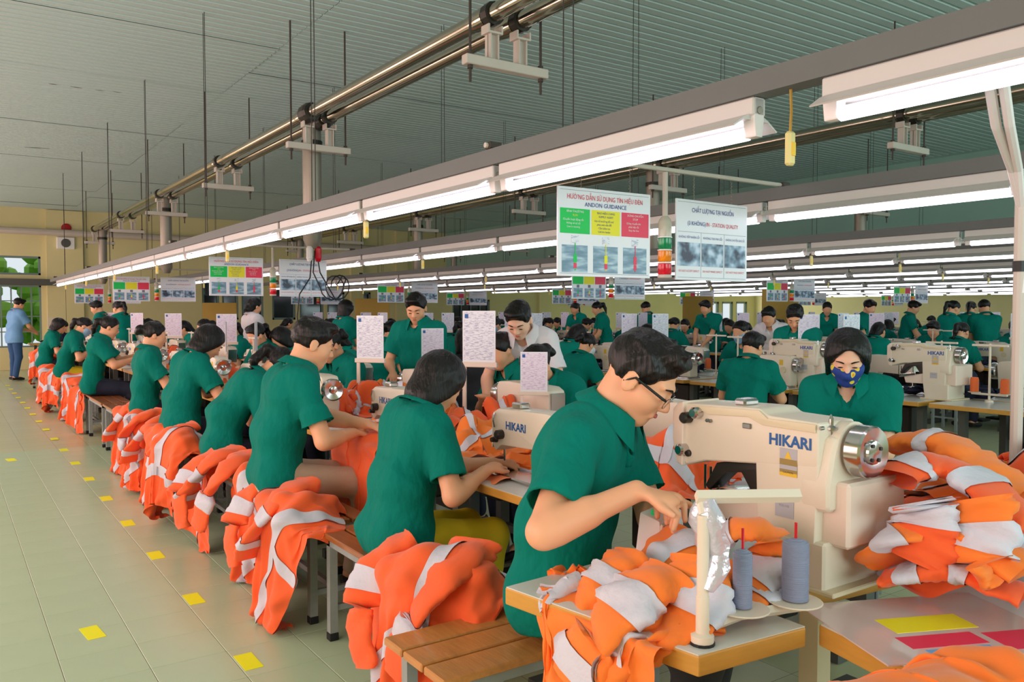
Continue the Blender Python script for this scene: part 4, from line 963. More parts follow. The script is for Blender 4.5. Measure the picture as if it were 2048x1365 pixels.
    if glasses:
        mb = MB(); lens = []
        for s in (1, -1):
            ring = [hp(.1005 - .12 * abs(.024 * math.cos(a)) * (1 if s * math.cos(a) > 0 else .1), s * .034 + .026 * math.cos(a), .0 + .0165 * math.sin(a) * (1.1 if math.sin(a) < 0 else .9)) for a in np.linspace(0, 2 * math.pi, 17)]
            out.append(('eyeglass_rim', MB().tube(ring, .0014, 6).mesh('eyeglass_rim', 'chrome', 1)))
            out.append(('eyeglass_lens', MB().add(ring[:-1], [list(range(16))]).mesh('eyeglass_lens', 'lens_glass')))
            out.append(('eyeglass_temple', MB().tube([hp(.097, s * .06, .008), hp(.09, s * .074, .01), hp(.0, s * .084, .014), hp(-.022, s * .082, -.012)], [.0035, .004, .0035, .003], 6).mesh('eyeglass_temple', 'black')))
        out.append(('eyeglass_bridge', MB().tube([hp(.1035, -.009, .004), hp(.107, 0, .007), hp(.1035, .009, .004)], .0014, 6).mesh('eyeglass_bridge', 'chrome')))
    return out
mat('lens_glass', (1, 1, 1, 1), .02, alpha=.12)
def put_person(parts, label, loc, rotz, group=None, scale=1.0):
    t = thing('person', label, 'person', (loc[0], loc[1], loc[2] if len(loc) > 2 else 0), rotz, group); t.scale = (scale,) * 3
    for n, me in parts: obj(n, me, t)
    return t
def local(p, loc, rotz, scale=1.0):
    q = Vector(p) - Vector((loc[0], loc[1], 0)); c, s = math.cos(-rotz), math.sin(-rotz); return ((q.x * c - q.y * s) / scale, (q.x * s + q.y * c) / scale, q.z / scale)
def person(label, loc, deg, hl=None, hr_=None, scale=1.0, group=None, **kw):
    rz = R(deg); hands = kw.pop('hands', None)
    if hl is not None: hands = (local(hl, loc, rz, scale), local(hr_, loc, rz, scale))
    if hands: kw['hands'] = hands
    if kw.get('seat', .48) and group != AISLE and 'glasses bending' not in label:
        place(STOOL, (loc[0], loc[1], 0), 'wooden stool under the ' + ' '.join(label.split()[:9]), rz).scale = (1, 1, scale)
    return put_person(person_parts(**kw), label, loc, rz, group, scale)
import time as _time
_t0 = _time.time()
AISLE = 'workers seated along the aisle'
# the man in glasses at the near machine
person('man in green shirt and glasses bending over the large near machine', (1.55, 1.97), -60, onX(1330, 1005, 1.64), W(1275, 985, 2.1), res=.005, seat=.47, lean=13, slump=12, pitch=36, yaw=4, hair='spiky', female=False, glasses=True, curl=(.7, .75), poles=(V3(-.2, .7, -.7), V3(-.75, -.6, -.4)), seed=3, scale=1.07, trousers='trouser_dark', hdirs=(None, V3(.9, .35, -.25)))
AISLE = 'workers seated along the aisle'
person('woman with black bob haircut in green shirt sewing behind the man in glasses', (1.48, 2.97), 2, onz(985, 928, .80), onz(970, 945, .80), res=.0065, lean=12, slump=12, pitch=36, hair='bob', seed=11, scale=.97, trousers='trouser_yellow', group=AISLE, poles=(V3(-.3, .5, -.8), V3(-.3, -.5, -.9)))
person('short-haired man in green shirt and beige trousers reaching across orange fabric', (1.38, 4.12), -6, onz(735, 850, .86), onz(705, 868, .82), res=.0065, lean=13, slump=6, pitch=20, hair='short', female=False, seed=5, scale=1.06, trousers='trouser_beige', group=AISLE, yaw=-4)
person('woman with ponytail bent low beside the short-haired man', (1.45, 5.38), -5, res=.0085, lean=28, slump=20, pitch=48, hair='pony', seed=6, tail=.05, scale=1.0, group=AISLE)
person('woman with bob haircut looking down, fourth in the aisle row', (1.45, 6.5), 4, res=.0085, lean=12, slump=12, pitch=40, hair='bob', seed=7, scale=1.02, group=AISLE, hands=((.42, .0, .86), (.4, -.12, .84)))
person('woman with large hair bun sitting upright in the aisle row', (1.46, 7.85), -4, res=.009, lean=3, slump=4, pitch=14, hair='bun', seed=8, scale=1.0, group=AISLE)
person('woman with scrunchie ponytail holding out a seam in the aisle row', (1.4, 10.5), -12, res=.011, lean=12, slump=6, pitch=22, hair='pony', seed=9, scale=1.04, group=AISLE, hands=((.45, .05, .9), (.42, -.1, .86)))
person('woman in pale blue face mask and yellow trousers at the aisle', (1.4, 13.2), -10, res=.012, lean=20, slump=8, pitch=26, hair='pony', mask='mask_blue', seed=10, trousers='trouser_yellow', scale=1.04, group=AISLE, face=False)
person('last worker of the aisle row, in green with dark hair', (1.4, 15.9), -5, res=.013, lean=20, pitch=30, hair='bob', seed=12, scale=1.0, group=AISLE, face=False)
person('worker in green half hidden at the far end of the aisle row', (1.5, 17.2), -5, res=.013, lean=30, pitch=34, hair='bun', seed=13, scale=1.0, group=AISLE, face=False)
p = onz(28, 762, 0)
person('man in light blue shirt standing at the end of the aisle', (p.x, p.y), 25, res=.013, seat=None, lean=6, pitch=20, hair='short', female=False, shirt='shirt_blue', trousers='trouser_blue', seed=14, face=False, scale=1.05, hands=((.35, .1, .98), (.38, -.05, .98)))
# far side of the first line and standing figures
person('woman in colourful face mask with black bob facing the camera', tuple(W(1702, 700, 4.15))[:2], 208, res=.006, lean=10, slump=10, pitch=28, yaw=6, hair='bob', mask='mask_print', seed=15, scale=1.02, skin='skin2', hands=((.4, .06, .84), (.4, -.06, .84)), poles=(V3(-.2, .3, -.9), V3(-.2, -.3, -.9)))
person('man in green shirt standing behind the paper stands looking down', tuple(W(842, 640, 6.7))[:2], 212, res=.0085, seat=None, lean=4, pitch=28, yaw=16, hair='short', female=False, seed=16, scale=.98, hands=((.3, .08, .98), (.28, -.1, .98)))
person('woman in white shirt bending over a worker', tuple(W(1070, 650, 5.75))[:2], 218, res=.0085, seat=None, lean=26, slump=14, pitch=40, hair='short', seed=17, shirt='shirt_white', skin='skin2', scale=1.0, hands=((.4, .15, .8), (.4, -.2, .8)), trousers='trouser_dark')
person('worker whose face is hidden behind a hanging instruction sheet', tuple(W(1140, 740, 5.0))[:2], 195, res=.009, lean=26, slump=14, pitch=36, hair='bun', seed=18)
person('woman with hair bun bent left behind the reaching man', tuple(W(708, 690, 6.3))[:2], 190, res=.009, lean=15, slump=8, pitch=30, hair='bun', seed=19)
person('woman with ponytail facing left between paper strips', tuple(W(545, 690, 8.6))[:2], 195, res=.011, lean=12, slump=8, pitch=30, hair='pony', seed=20, face=False)
person('woman with long black hair in white coat standing at the back', tuple(W(500, 650, 11.5))[:2], 10, res=.012, seat=None, lean=3, pitch=18, hair='long', shirt='shirt_white', seed=21, face=False)
person('person in green standing with back turned, bobbed hair', tuple(W(683, 650, 11.0))[:2], 10, res=.013, seat=None, lean=4, pitch=15, hair='bob', seed=22, face=False, scale=.97)
person('worker in black top with orange collar seen from behind', tuple(W(935, 740, 6.6))[:2], 60, res=.01, lean=10, pitch=20, hair='bob', shirt='shirt_black', seed=23, face=False, scale=.97)
person('woman with ponytail and blue mask facing right behind the paper sheet', tuple(W(752, 700, 9.6))[:2], 10, res=.011, lean=16, slump=8, pitch=24, hair='pony', mask='mask_blue', seed=25, tail=.02, face=False)
person('woman with gathered hair and white mask seated in second line', tuple(W(1142, 730, 7.9))[:2], 5, res=.0095, lean=16, slump=10, pitch=28, hair='bun', mask='mask_white', seed=26, face=False, scale=.94)
person('man in green shirt seated with his back turned at a bartack machine', tuple(W(1490, 740, 6.6))[:2], 20, res=.0085, lean=12, slump=6, pitch=24, yaw=-12, hair='short', female=False, seed=27, scale=.96)
person('young man in green shirt standing with bowed head in second line', tuple(W(1598, 650, 7.7))[:2], 195, res=.009, seat=None, lean=6, pitch=36, yaw=14, hair='spiky', female=False, seed=28, scale=.93)
person('person in white leaning over navy garments in the distance', tuple(W(1555, 670, 10.5))[:2], 200, res=.013, seat=None, lean=30, pitch=30, hair='short', shirt='shirt_white', seed=29, face=False, scale=.97)
q = W(1702, 700, 4.15); place(TP, (q.x - .27, q.y, 0), 'white sewing table in front of the woman in the colourful mask', math.pi)
# background workers: a few prototypes copied along the other lines
PROT = [person_parts(res=.014, face=False, seed=40 + i, **kw) for i, kw in enumerate((
    dict(lean=18, slump=8, pitch=28, hair='pony'), dict(lean=24, slump=10, pitch=34, hair='bob'), dict(lean=14, pitch=20, hair='bun', mask='mask_blue'), dict(lean=20, slump=6, pitch=26, hair='short', female=False), dict(lean=20, slump=8, pitch=30, hair='long', shirt='shirt_lt'), dict(seat=None, lean=8, pitch=24, hair='short', female=False), dict(seat=None, lean=14, pitch=26, hair='pony', shirt='shirt_lt')))]
HN = ['a ponytail', 'bobbed hair', 'a hair bun and mask', 'short hair', 'long hair']
def bgp(k, i, side, y, v):
    X = PITCH_X * k + (1.45 if side == 0 else 3.2)
    if not visible((X, y, 1), 400): return
    lc = (X + rng.normal(0, .05), y + rng.normal(0, .08)); place(STOOL, (lc[0], lc[1], 0), f'wooden stool, {ORD[i]} on the {SIDE[side]} of the {ORD[k]} line')
    put_person(PROT[v], f'{ORD[i]} seated worker with {HN[v]}, {SIDE[side]} of {ORD[k]} line', lc, (0 if side == 0 else math.pi) + rng.normal(0, .15), f'seated workers of the {ORD[k]} line')
for i, y in enumerate(STA):
    if i not in (0, 1, 3): bgp(0, i, 1, y - .55, (i * 2 + 1) % 5)
for k in (1, 2, 3, 4):
    for i, y in enumerate(STA[:13 if k < 3 else 9]):
        if k == 1 and i in (0, 1, 2, 3): pass
        elif rng.random() < .9: bgp(k, i, 0, y - .3 + .1 * k, int(rng.integers(0, 5)))
        if rng.random() < .8 and not (k == 1 and i == 1): bgp(k, i, 1, y - .1, int(rng.integers(0, 5)))
ST = [(1215, 655, 15, 6, 'white'), (1420, 660, 14, 5, ''), (1650, 655, 15, 6, ''), (1725, 650, 13, 5, ''), (1810, 650, 14.5, 5, ''), (1885, 648, 13, 6, ''), (1935, 655, 14, 6, ''), (1975, 652, 13, 5, ''), (1300, 660, 16, 5, ''), (255, 640, 13.5, 6, ''), (210, 640, 14.5, 5, ''), (1160, 660, 17, 6, '')]
for i, (x, y, Z, v, c) in enumerate(ST):
    put_person(PROT[v], f'standing worker in green far across the hall, {ORD[i]} of the scattered standing ones', tuple(W(x, y, Z))[:2], R(150 + 37 * i), 'standing workers far across the hall')
print('people', round(_time.time() - _t0, 1), len(bpy.data.objects))
# ------------------------------------------------------------------ draped garments (small cloth solver)
def s_ell(c, r):
    c = np.array(c, float); r = np.array(r, float)
    def f(P):
        q = (P - c) / r; k0 = np.linalg.norm(q, axis=-1); k1 = np.linalg.norm(q / r, axis=-1) + 1e-6; return k0 * (k0 - 1) / k1
    return f
def s_box(a, b):
    a = np.array(a, float); b = np.array(b, float); c = (a + b) / 2; h = (b - a) / 2
    def f(P):
        q = np.abs(P - c) - h; return np.linalg.norm(np.maximum(q, 0), axis=-1) + np.minimum(q.max(-1), 0)
    return f
def drape(n, size, center, z0, cols, steps=150, comp=.72, seed=0, rot=0., amp=.05, pad=.008, floor=.012):
    r = np.random.default_rng(seed); nu, nv = n; su, sv = size; du, dv = su / (nu - 1), sv / (nv - 1)
    U, Vv = np.meshgrid(np.linspace(-.5, .5, nu), np.linspace(-.5, .5, nv), indexing='ij')
    X = U * su * comp; Y = Vv * sv * comp; Zz = np.zeros_like(X) + z0
    for i in range(6):
        a = r.random() * 6.28; f = r.uniform(10, 26); Zz = Zz + amp * .5 * np.sin((X * math.cos(a) + Y * math.sin(a)) * f + r.random() * 6)
    c, s = math.cos(rot), math.sin(rot); P = np.stack([center[0] + X * c - Y * s, center[1] + X * s + Y * c, Zz], -1) + r.normal(0, .003, (nu, nv, 3)); Q = P.copy()
    def sd(p): return np.min([f(p) for f in cols], 0)
    dg = math.hypot(du, dv)
    def sat(A, B, L, k=1.):
        d = B - A; l = np.linalg.norm(d, axis=-1, keepdims=True) + 1e-9; e = d * (.5 * k * (l - L) / l); A += e; B -= e
    for st in range(steps):
        v = (P - Q) * .965; Q = P.copy(); P = P + v; P[..., 2] -= .0011
        for it in range(7):
            for o in (0, 1):
                a = P[o:-1:2]; m = P[o + 1::2][:len(a)]; a = a[:len(m)]; sat(a, m, du)
                a = P[:, o:-1:2]; m = P[:, o + 1::2]; w = min(a.shape[1], m.shape[1]); sat(a[:, :w], m[:, :w], dv)
            for i0 in (0, 1):
                a = P[i0:-1:2]; m = P[i0 + 1::2]; w = min(len(a), len(m)); sat(a[:w, :-1], m[:w, 1:], dg, .35); sat(a[:w, 1:], m[:w, :-1], dg, .35)
            if it in (3, 6):
                flat = P.reshape(-1, 3); d = sd(flat) - pad; hit = d < 0
                if hit.any():
                    p = flat[hit]; e = .002; g = np.stack([sd(p + V3(e, 0, 0)) - sd(p - V3(e, 0, 0)), sd(p + V3(0, e, 0)) - sd(p - V3(0, e, 0)), sd(p + V3(0, 0, e)) - sd(p - V3(0, 0, e))], -1); g /= np.linalg.norm(g, axis=-1, keepdims=True) + 1e-9
                    flat[hit] = p - g * d[hit][:, None]; qf = Q.reshape(-1, 3); qf[hit] = qf[hit] + (flat[hit] - qf[hit]) * .75
                lo = P[..., 2] < floor; P[..., 2][lo] = floor
    return P
def lumps(c, r, n, seed, top=.1, s=(.05, .09)):
    g = np.random.default_rng(seed); Cc = [c]; Rr = [r]
    for i in range(n):
        a = g.random() * 6.28; q = math.sqrt(g.random()) * .95; z = c[2] + r[2] * math.sqrt(max(1 - q * q, 0)) * .9
        Cc.append((c[0] + r[0] * q * math.cos(a), c[1] + r[1] * q * math.sin(a), z)); Rr.append((g.uniform(*s), g.uniform(*s), g.uniform(*s) * .8))
    Cc = np.array(Cc, float)[None]; Rr = np.array(Rr, float)[None]
    def f(P):
        q = (P.reshape(-1, 1, 3) - Cc) / Rr; k0 = np.sqrt((q * q).sum(-1)); q = q / Rr; return (k0 * (k0 - 1) / (np.sqrt((q * q).sum(-1)) + 1e-6)).min(1).reshape(P.shape[:-1])
    return [f]
def sleeve(parent, pts, r0, r1, m, bands=((.62, .74),), seed=0, n=30, k=18, flat=.36, name='sleeve'):
    g = np.random.default_rng(seed); pts = np.array(pts, float); t = np.linspace(0, len(pts) - 1, n); C = []
    for u in t:                                             # Catmull-Rom through the given points
        i = min(int(u), len(pts) - 2); f_ = u - i; p0, p1, p2, p3 = pts[max(i - 1, 0)], pts[i], pts[i + 1], pts[min(i + 2, len(pts) - 1)]
        C.append(.5 * ((2 * p1) + (p2 - p0) * f_ + (2 * p0 - 5 * p1 + 4 * p2 - p3) * f_ ** 2 + (3 * p1 - p0 - 3 * p2 + p3) * f_ ** 3))
    C = np.array(C); V = []; uu = np.linspace(0, 1, n)
    for i in range(n):
        d = unit(C[min(i + 1, n - 1)] - C[max(i - 1, 0)]); a = unit(np.cross(d, V3(0, 0, 1) if abs(d[2]) < .9 else V3(1, 0, 0))); b = np.cross(a, d); r = r0 + (r1 - r0) * uu[i]
        for j in range(k):
            th = 2 * math.pi * j / k; rr = r * (1.12 + .14 * math.sin(3 * th + i * .35 + 1.3 * math.sin(i * .6 + seed)) + .10 * math.sin(i * 1.1 + 2.5 * math.sin(th + seed) + seed) + .06 * math.sin(2.3 * i + 4 * th))
            V.append(C[i] + (a * math.cos(th) + b * math.sin(th) * flat) * rr)
    V = np.array(V); Fq = np.array([[i * k + j, i * k + (j + 1) % k, (i + 1) * k + (j + 1) % k, (i + 1) * k + j] for i in range(n - 1) for j in range(k)])
    o = obj(name, np_mesh(name, V, Fq, m), parent); N = vnormals(V, Fq)
    for (a, b) in bands:
        i0, i1 = int(a * (n - 1)), max(int(b * (n - 1)), int(a * (n - 1)) + 2); f2 = Fq.reshape(n - 1, k, 4)[i0:i1].reshape(-1, 4) - i0 * k
        obj('reflective_stripe', np_mesh('reflective_stripe', (V + N * .004 * (1 if np.mean(np.sum(N * (V - np.repeat(C, k, 0)), 1)) > 0 else -1))[i0 * k:(i1 + 1) * k], f2, 'stripe'), o)
    return o
def garment_mesh(P, bands, m='orange', wr=.017, seed=0):
    nu, nv = P.shape[:2]; V = P.reshape(-1, 3); i_, j_ = np.meshgrid(np.arange(nu - 1), np.arange(nv - 1), indexing='ij'); i_ = (i_ * nv + j_).ravel()
    V = V + vnormals(V, np.stack([i_, i_ + nv, i_ + nv + 1, i_ + 1], 1)) * wrinkle(V, wr, 24., seed + nu)[:, None]; ii, jj = np.meshgrid(np.arange(nu - 1), np.arange(nv - 1), indexing='ij'); i = (ii * nv + jj).ravel()
    Fq = np.stack([i, i + nv, i + nv + 1, i + 1], 1); me = np_mesh('garment', V, Fq, m); N = vnormals(V, Fq); bm = []
    for (ax, a, b, c0, c1) in bands:
        u = (ii + .5) / (nu - 1); w = (jj + .5) / (nv - 1)
        k = ((u > a) & (u < b) & (w > c0) & (w < c1)) if ax == 'u' else ((w > a) & (w < b) & (u > c0) & (u < c1))
        f = Fq[k.ravel()]
        if len(f) == 0: continue
        us, inv = np.unique(f, return_inverse=True); f2 = inv.reshape(-1, 4); vv = np.concatenate([V[us] + N[us] * .005, V[us] - N[us] * .005]); bm.append(np_mesh('reflective_stripe', vv, np.concatenate([f2, f2[:, ::-1] + len(us)]), 'stripe'))
    return me, bm
def garment(gm, label, loc=(0, 0, 0), rotz=0, m=None, group=None, name='orange_garment', cat='garment', scale=(1, 1, 1), sub=1):
    me, bands = gm; o = obj(name, me, None, loc, rotz); o.scale = scale; tag(o, label, cat, group)
    if m: o.material_slots[0].link = 'OBJECT'; o.material_slots[0].material = M(m)
    if sub: s = o.modifiers.new('soft', 'SUBSURF'); s.levels = s.render_levels = sub
    for b in bands:
        if m and m.startswith('navy') : continue
        c = obj('reflective_stripe', b, o)
        if sub: s = c.modifiers.new('soft', 'SUBSURF'); s.levels = s.render_levels = sub
    return o
_t0 = _time.time()
BN2 = [('u', .2, .27, 0, 1), ('u', .62, .69, 0, 1), ('v', .3, .37, .2, .66)]
BN3 = [('v', .25, .33, 0, 1), ('v', .7, .78, .1, 1), ('u', .5, .57, 0, .3)]
# heaps on the aisle benches: bench frame, aisle towards -x
bx = s_box((-.15, -.55, .3), (.15, .55, .48))
BH_ = [garment_mesh(drape((52, 50), (.9, .9), (-.08, -.22), .9, [bx] + lumps((-.05, -.25, .48), (.19, .24, .12), 7, 1), 140, .62, 1, .3, .09), BN2),
       garment_mesh(drape((52, 46), (.88, .8), (-.1, -.2), .85, [bx] + lumps((-.06, -.2, .48), (.17, .24, .1), 6, 2), 140, .6, 2, -.5, .09), BN3),
       garment_mesh(drape((48, 42), (.8, .7), (-.1, -.28), .84, [bx] + lumps((-.06, -.3, .48), (.15, .18, .12), 5, 3), 150, .58, 3, .9, .09), BN2),
       garment_mesh(drape((42, 38), (.68, .55), (-.1, -.1), .72, [bx] + lumps((-.06, -.12, .47), (.12, .2, .07), 4, 4), 130, .6, 4, 1.4, .08), [('u', .3, .37, 0, 1)])]
HEAP = [((1.44, 2.72, .02), 0, .1, 'big heap of orange jackets with grey stripes on the bench beside the bob-haired woman'), ((1.42, 3.95, .0), 1, .0, 'heap of orange jackets spilling off the bench below the short-haired man'), ((1.44, 4.7, 0), 2, .2, 'orange jackets hanging over the bench end behind the short-haired man'),
        ((1.45, 5.3, 0), 3, -.1, 'narrow orange jacket hanging off the third bench'), ((1.44, 6.1, .03), 0, -.2, 'rounded orange heap beside the woman with bent head'), ((1.43, 6.75, .0), 1, .1, 'orange jackets fanned over the fifth bench'), ((1.44, 7.4, .02), 2, -.1, 'dark orange heap below the woman with the bun'),
        ((1.44, 8.2, 0), 1, .2, 'orange heap hanging low left of the bun-haired woman'), ((1.44, 11.1, 0), 3, .1, 'orange garment with one broad white stripe on a far bench'), ((1.44, 12.6, 0), 2, .2, 'small orange heap by the masked woman in yellow trousers'), ((1.44, 13.6, 0), 0, 0, 'distant orange heap on the aisle benches'), ((1.44, 15.0, 0), 1, 0, 'second last orange heap on the aisle benches'), ((1.44, 17.0, .15), 0, .3, 'farthest orange heap at the end of the aisle')]
for i, (loc, v, rz, lab) in enumerate(HEAP): 
    o = garment(BH_[v], lab, loc, rz, None, 'orange heaps on the aisle benches', sub=1 if i < 6 else 0)
    if i < 8:
        y0 = -.35 + .2 * (i % 3); sleeve(o, [(.02, y0, .62), (-.14, y0 - .05, .58), (-.25, y0 - .02, .44), (-.28, y0 + .05, .24 + .06 * (i % 2))], .085, .06, 'orange', ((.5, .62), (.78, .86)) if i % 2 else ((.68, .8),), i)
        if i < 3: sleeve(o, [(-.05, y0 + .3, .6), (-.18, y0 + .34, .52), (-.27, y0 + .3, .36), (-.27, y0 + .25, .2)], .08, .06, 'orange', ((.4, .52),), i + 20)
# heaps on tables: origin at table surface
tb_ = s_box((-2, -2, -.3), (2, 2, 0))
TH = [garment_mesh(drape((36, 36), (.7, .6), (0, 0), .25, [tb_] + lumps((0, 0, 0), (.2, .2, .08), 5, 5), 90, .62, 11, .4, .08), BN2),
      garment_mesh(drape((36, 36), (.6, .6), (0, 0), .25, [tb_] + lumps((-.05, .03, 0), (.2, .15, .1), 4, 6), 90, .58, 12, 1.2, .08), BN3),
      garment_mesh(drape((36, 30), (.8, .4), (0, 0), .2, [tb_] + lumps((0, 0, 0), (.1, .25, .05), 5, 7), 90, .6, 13, .2, .07), [('u', .4, .47, 0, 1)])]
j = 0
for i in range(22):
    y = 2.3 + .72 * i; j += 1
    garment(TH[i % 3], f'orange garment heap between the machines of the first line, {ORD[i] if i < 20 else "farthest" if i == 21 else "second farthest"} from the camera', (2.33 + .1 * math.sin(i * 2.1), y, TABZ + .016), i * 1.3, 'orange2' if i % 2 else None, 'orange heaps in the first line', scale=(1, 1, 1.35 + .3 * (i % 3 == 0)), sub=1 if i < 4 else 0)
for i in range(14):
    y = 2.55 + .42 * i; s = i % 2
    garment(TH[(i + 1) % 3], f'orange garment heap on the {"far side" if s else "aisle side"} tables of the first line, {ORD[i // 2]} from camera', (2.62 if s else 2.16, y, TABZ + .016), i * 2.1, 'orange2' if i % 3 else None, 'orange heaps on the first line tables', scale=(.8, .75, 1.15 + .25 * (i % 2)), sub=0)
for i, (x, y, Z) in enumerate(((1005, 800, 4.0), (792, 770, 4.9), (1205, 800, 4.2))):
    q = W(x, y, Z); o = MB().prism([(-.07, 0), (.07, 0), (.04, .2), (-.035, .2)], 'y', -.003, .003).build('pink_sheet', 'pink_text', None); o.location = (q.x, q.y, TABZ); o.rotation_euler = (R(-12), 0, -.8)
    tag(o, ('pink paper sheet standing between the bob-haired woman and the man in glasses', 'pink paper sheet standing beside the white bag', 'pink paper sheet standing left of the man in glasses')[i], 'paper', 'pink sheets')
for i, (x, Z) in enumerate(((1095, 4.3), (1120, 4.4), (448, 6.6), (470, 6.7), (905, 4.6))):
    q = W(x, 790, Z); o = MB().lathe([(.02, 0), (.042, .003), (.036, .1), (.02, .13), (.012, .15)], n=12).build('thread_cone', 'thread_orange', None, smooth=30); o.location = (q.x, q.y, TABZ + .001)
    tag(o, ('orange thread cone in front of the hidden worker, left one', 'orange thread cone in front of the hidden worker, right one', 'orange thread cone behind the fourth aisle worker, left one', 'orange thread cone behind the fourth aisle worker, right one', 'orange thread cone right of the bob-haired woman')[i], 'thread', 'orange thread cones')
for k in (1, 2, 3):
    for i in range(16 if k < 3 else 10):
        y = 2.5 + .95 * i
        if visible((PITCH_X * k + 2.4, y, 1), 40): garment(TH[(i + k) % 3], f'navy garment heap, {ORD[i]} from the camera in the {ORD[k]} line', (PITCH_X * k + 2.33, y, TABZ + .018), i * 1.7, 'navy', f'navy heaps in the {ORD[k]} line', name='navy_garment', scale=(1, 1, 1.6 + .8 * (i % 4 == 1)), sub=0)
# near garments
t1b = s_box((1.17, 1.1, .5), (2.1, 1.72, TABZ))
G = [drape((60, 50), (.9, .72), (1.34, 1.42), 1.05, [t1b] + lumps((1.38, 1.42, TABZ), (.15, .12, .05), 6, 61, s=(.03, .06)), 150, .5, 21, .9, .12),
     drape((44, 40), (.6, .5), (1.53, 1.5), 1.1, [t1b] + lumps((1.54, 1.48, TABZ), (.1, .08, .12), 5, 63, s=(.03, .05)), 110, .5, 22, 1.5, .1)]
g0 = garment(garment_mesh(G[0], [('u', .15, .24, 0, 1), ('u', .6, .69, 0, 1)], 'orange2', .02), 'orange jacket with grey stripes draped over the near table corner')
for i, (pts, r0, r1, bn) in enumerate((([(1345, 1160, 1.86), (1290, 1185, 1.83), (1235, 1240, 1.8), (1195, 1310, 1.8), (1165, 1390, 1.82)], .075, .085, ((.3, .5), (.8, .95))), ([(1420, 1130, 1.85), (1400, 1190, 1.8), (1370, 1250, 1.77), (1300, 1300, 1.77), (1215, 1350, 1.8)], .07, .08, ((.22, .46),)),
        ([(1270, 1120, 2.0), (1225, 1150, 1.96), (1185, 1190, 1.93), (1150, 1250, 1.92)], .06, .045, ((.35, .62),)))):
    sleeve(g0, [W(*q) for q in pts], r0, r1, 'orange2', bn, 50 + i)
g1 = garment(garment_mesh(G[1], [('u', .3, .4, 0, 1)], 'orange2', .016), 'bright orange sleeve bunched beside the grey thread cones')
for i, (pts, r0, r1, bn) in enumerate((([(1440, 1085, 1.98), (1490, 1060, 1.96), (1540, 1075, 1.94), (1545, 1130, 1.92), (1500, 1180, 1.9)], .055, .06, ((.1, .2), (.75, .95))), ([(1560, 1150, 1.92), (1520, 1200, 1.86), (1470, 1215, 1.84)], .05, .05, ((.3, .6),)))):
    sleeve(g1, [W(*q) for q in pts], r0, r1, 'orange2', bn, 60 + i)
t0b = s_box((1.3, -.2, .4), (3.0, 1.05, TABZ - .01)); t0c = s_box((1.9, .8, .4), (3.0, 1.6, TABZ - .01))
PM = lumps((2.3, 1.05, TABZ), (.34, .3, .16), 8, 8, s=(.06, .1)) + lumps((2.6, .98, TABZ), (.4, .35, .24), 8, 9, s=(.07, .12)) + lumps((2.12, 1.12, TABZ), (.14, .16, .1), 3, 10)
PL = [(21, (2.3, 1.1), 1.12, .7, (.85, .75), 'lower orange jacket of the big pile at the right edge', [('u', .1, .17, 0, 1), ('u', .4, .47, 0, 1), ('v', .6, .67, 0, 1)], .018, 'orange'),
      (32, (2.38, 1.15), 1.2, 1.3, (.85, .75), 'middle orange jacket with bent grey stripes in the big right pile', [('u', .3, .38, 0, 1), ('u', .7, .78, 0, 1)], .03, 'orange2'),
      (33, (2.5, 1.0), 1.3, .4, (.9, .8), 'top orange jacket of the big pile at the right edge', [('v', .3, .38, 0, 1), ('u', .5, .56, .4, 1)], .045, 'orange')]
for sd_, c, z, rt, sz, lab, bn, pad, m in PL: garment(garment_mesh(drape((56, 50), sz, c, z, [t0b, t0c] + PM, 140, .58, sd_, rt, .1, pad), bn, m), lab, group='big orange pile at the right edge')
garment(garment_mesh(drape((56, 46), (1.0, .62), (1.27, .66), 1.05, [s_box((.95, -.2, .4), (3.0, .85, TABZ - .01))] + lumps((1.27, .68, TABZ), (.3, .15, .1), 6, 64, s=(.05, .08)), 130, .7, 41, .1, .09), [('u', .9, .97, 0, 1)], 'orange2'), 'orange jacket across the bottom right corner')
tm_ = s_box((1.75, 3.3, .5), (2.4, 5, TABZ))
garment(garment_mesh(drape((44, 44), (.62, .6), (1.78, 3.95), .95, [tm_, s_ell((1.9, 3.95, TABZ), (.12, .16, .05))], 110, .75, 51, .2, .06, .022), [('u', .1, .2, .2, .8)], 'orange'), 'orange jacket under the short-haired man\'s hands on the table edge')
garment(garment_mesh(drape((40, 40), (.5, .5), (1.95, 2.95), .95, [s_box((1.75, 2.3, .5), (2.4, 3.5, TABZ)), s_ell((2.15, 2.98, TABZ), (.1, .12, .12))], 100, .7, 52, .2, .06), [('u', .5, .6, 0, 1)], 'orange2'), 'orange garment being sewn under the bob-haired woman\'s machine')
c = W(800, 765, 4.9); wb = garment(garment_mesh(drape((34, 34), (.5, .5), (0, 0), .4, [tb_, s_ell((0, 0, 0), (.13, .13, .22))], 90, .6, 53, .2, .08), []), 'crumpled translucent white bag on the first line tables', (c.x, c.y, TABZ), 0, 'bag_white', name='plastic_bag', cat='bag', sub=1)
sl = tag(obj('orange_garment', None), 'loose orange sleeves with grey bands lying across the big right pile', 'garment', 'big orange pile at the right edge')
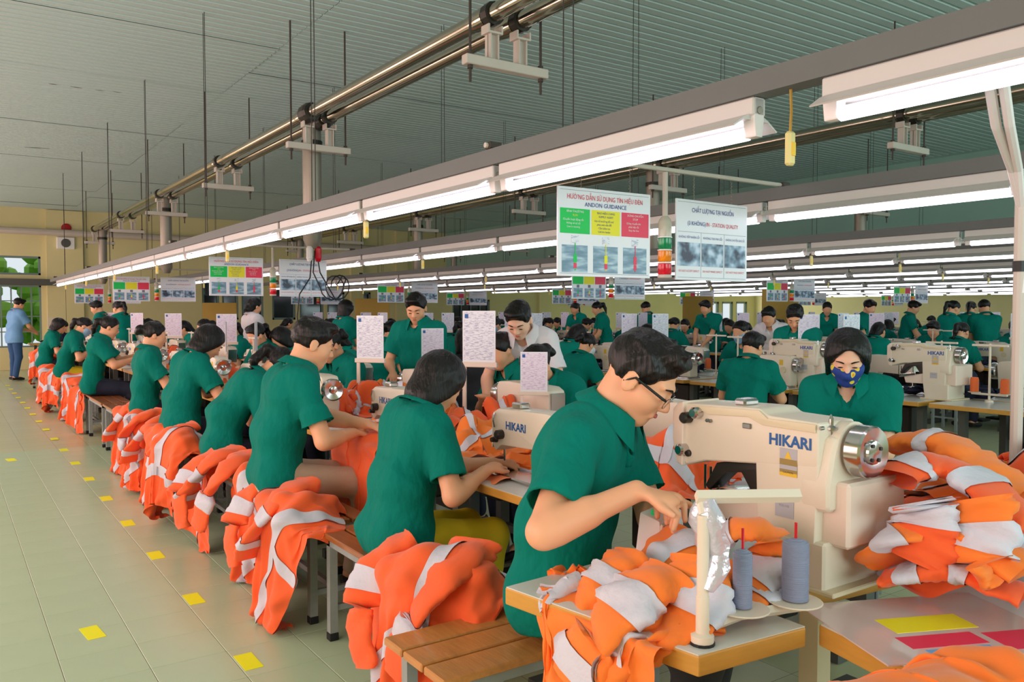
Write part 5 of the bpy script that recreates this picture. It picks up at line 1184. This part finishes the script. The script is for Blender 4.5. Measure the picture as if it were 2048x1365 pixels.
for i, (pts, r0, r1, bn) in enumerate((([(1795, 960, 2.02), (1850, 930, 2.05), (1930, 950, 2.0), (2010, 1010, 1.9), (2070, 1060, 1.85)], .06, .06, ((.12, .26), (.55, .68))), ([(1765, 1130, 2.0), (1800, 1075, 1.95), (1860, 1040, 1.95), (1930, 1050, 1.9), (2060, 1150, 1.8)], .055, .07, ((.18, .3), (.62, .76))),
        ([(1780, 1165, 1.95), (1850, 1150, 1.9), (1930, 1150, 1.86), (2060, 1200, 1.78)], .045, .05, ((.2, .36), (.62, .74))), ([(1800, 890, 2.3), (1880, 885, 2.2), (1960, 930, 2.1), (2060, 1000, 2.0)], .07, .07, ((.3, .4),)), ([(1850, 1010, 1.92), (1860, 1060, 1.9), (1840, 1130, 1.9)], .075, .06, ((.1, .5),)), ([(1960, 1000, 1.85), (1975, 1060, 1.83), (1965, 1120, 1.82), (2000, 1170, 1.8)], .07, .06, ((.3, .6),)))):
    sleeve(sl, [W(*q) for q in pts], r0, r1, 'orange2' if i % 2 else 'orange', bn, 30 + i)
# odds and ends at the back wall
p = onY(114, 645, YB - .5)
o = MB().prism([(-.17, 0), (.17, 0), (.17, 1.0), (.1, 1.16), (-.1, 1.16), (-.17, 1.0)], 'y', -.02, .02).build('ironing_board', 'cream', None, bevel=.008); o.location = (p.x, YB - .28, 0); o.rotation_euler = (R(-8), 0, 0)
o.scale = (1, 1, 1.45); tag(o, 'tall cream board leaning on the back wall under the end of the lights', 'board')
for i, (x, y, Z) in enumerate(((440, 650, 17.5), (745, 650, 17.0), (1395, 650, 19.0), (1560, 660, 15.5))):
    q = W(x, y, Z); b = thing('cardboard_screen', ('brown cardboard screen behind the woman in the white coat', 'brown cardboard screen left of the standing man', 'brown cardboard screen by the bright far windows', 'brown cardboard box behind the young standing man')[i], 'cardboard', (q.x, q.y, 0), -.5, 'cardboard screens')
    MB().cbox((-.35, -.03, 0), (.35, .03, 1.62 + .08 * i), .006).build('panel', 'cardboard', b); MB().box((-.33, .03, 0), (-.3, .3, .04)).box((.3, .03, 0), (.33, .3, .04)).build('foot', 'dark_trim', b)
tb = dup(TP, (2.05, 19.9, 0), R(90), 'white table at the end of the aisle in front of the man in light blue', 'sewing tables')
garment(TH[0], 'dark navy heap on the table at the end of the aisle', (2.1, 20.15, TABZ + .018), .4, 'navy', 'navy heaps at the aisle end', name='navy_garment', scale=(1.2, 1, 2.2), sub=0)
print('garments', round(_time.time() - _t0, 1), len(bpy.data.objects))
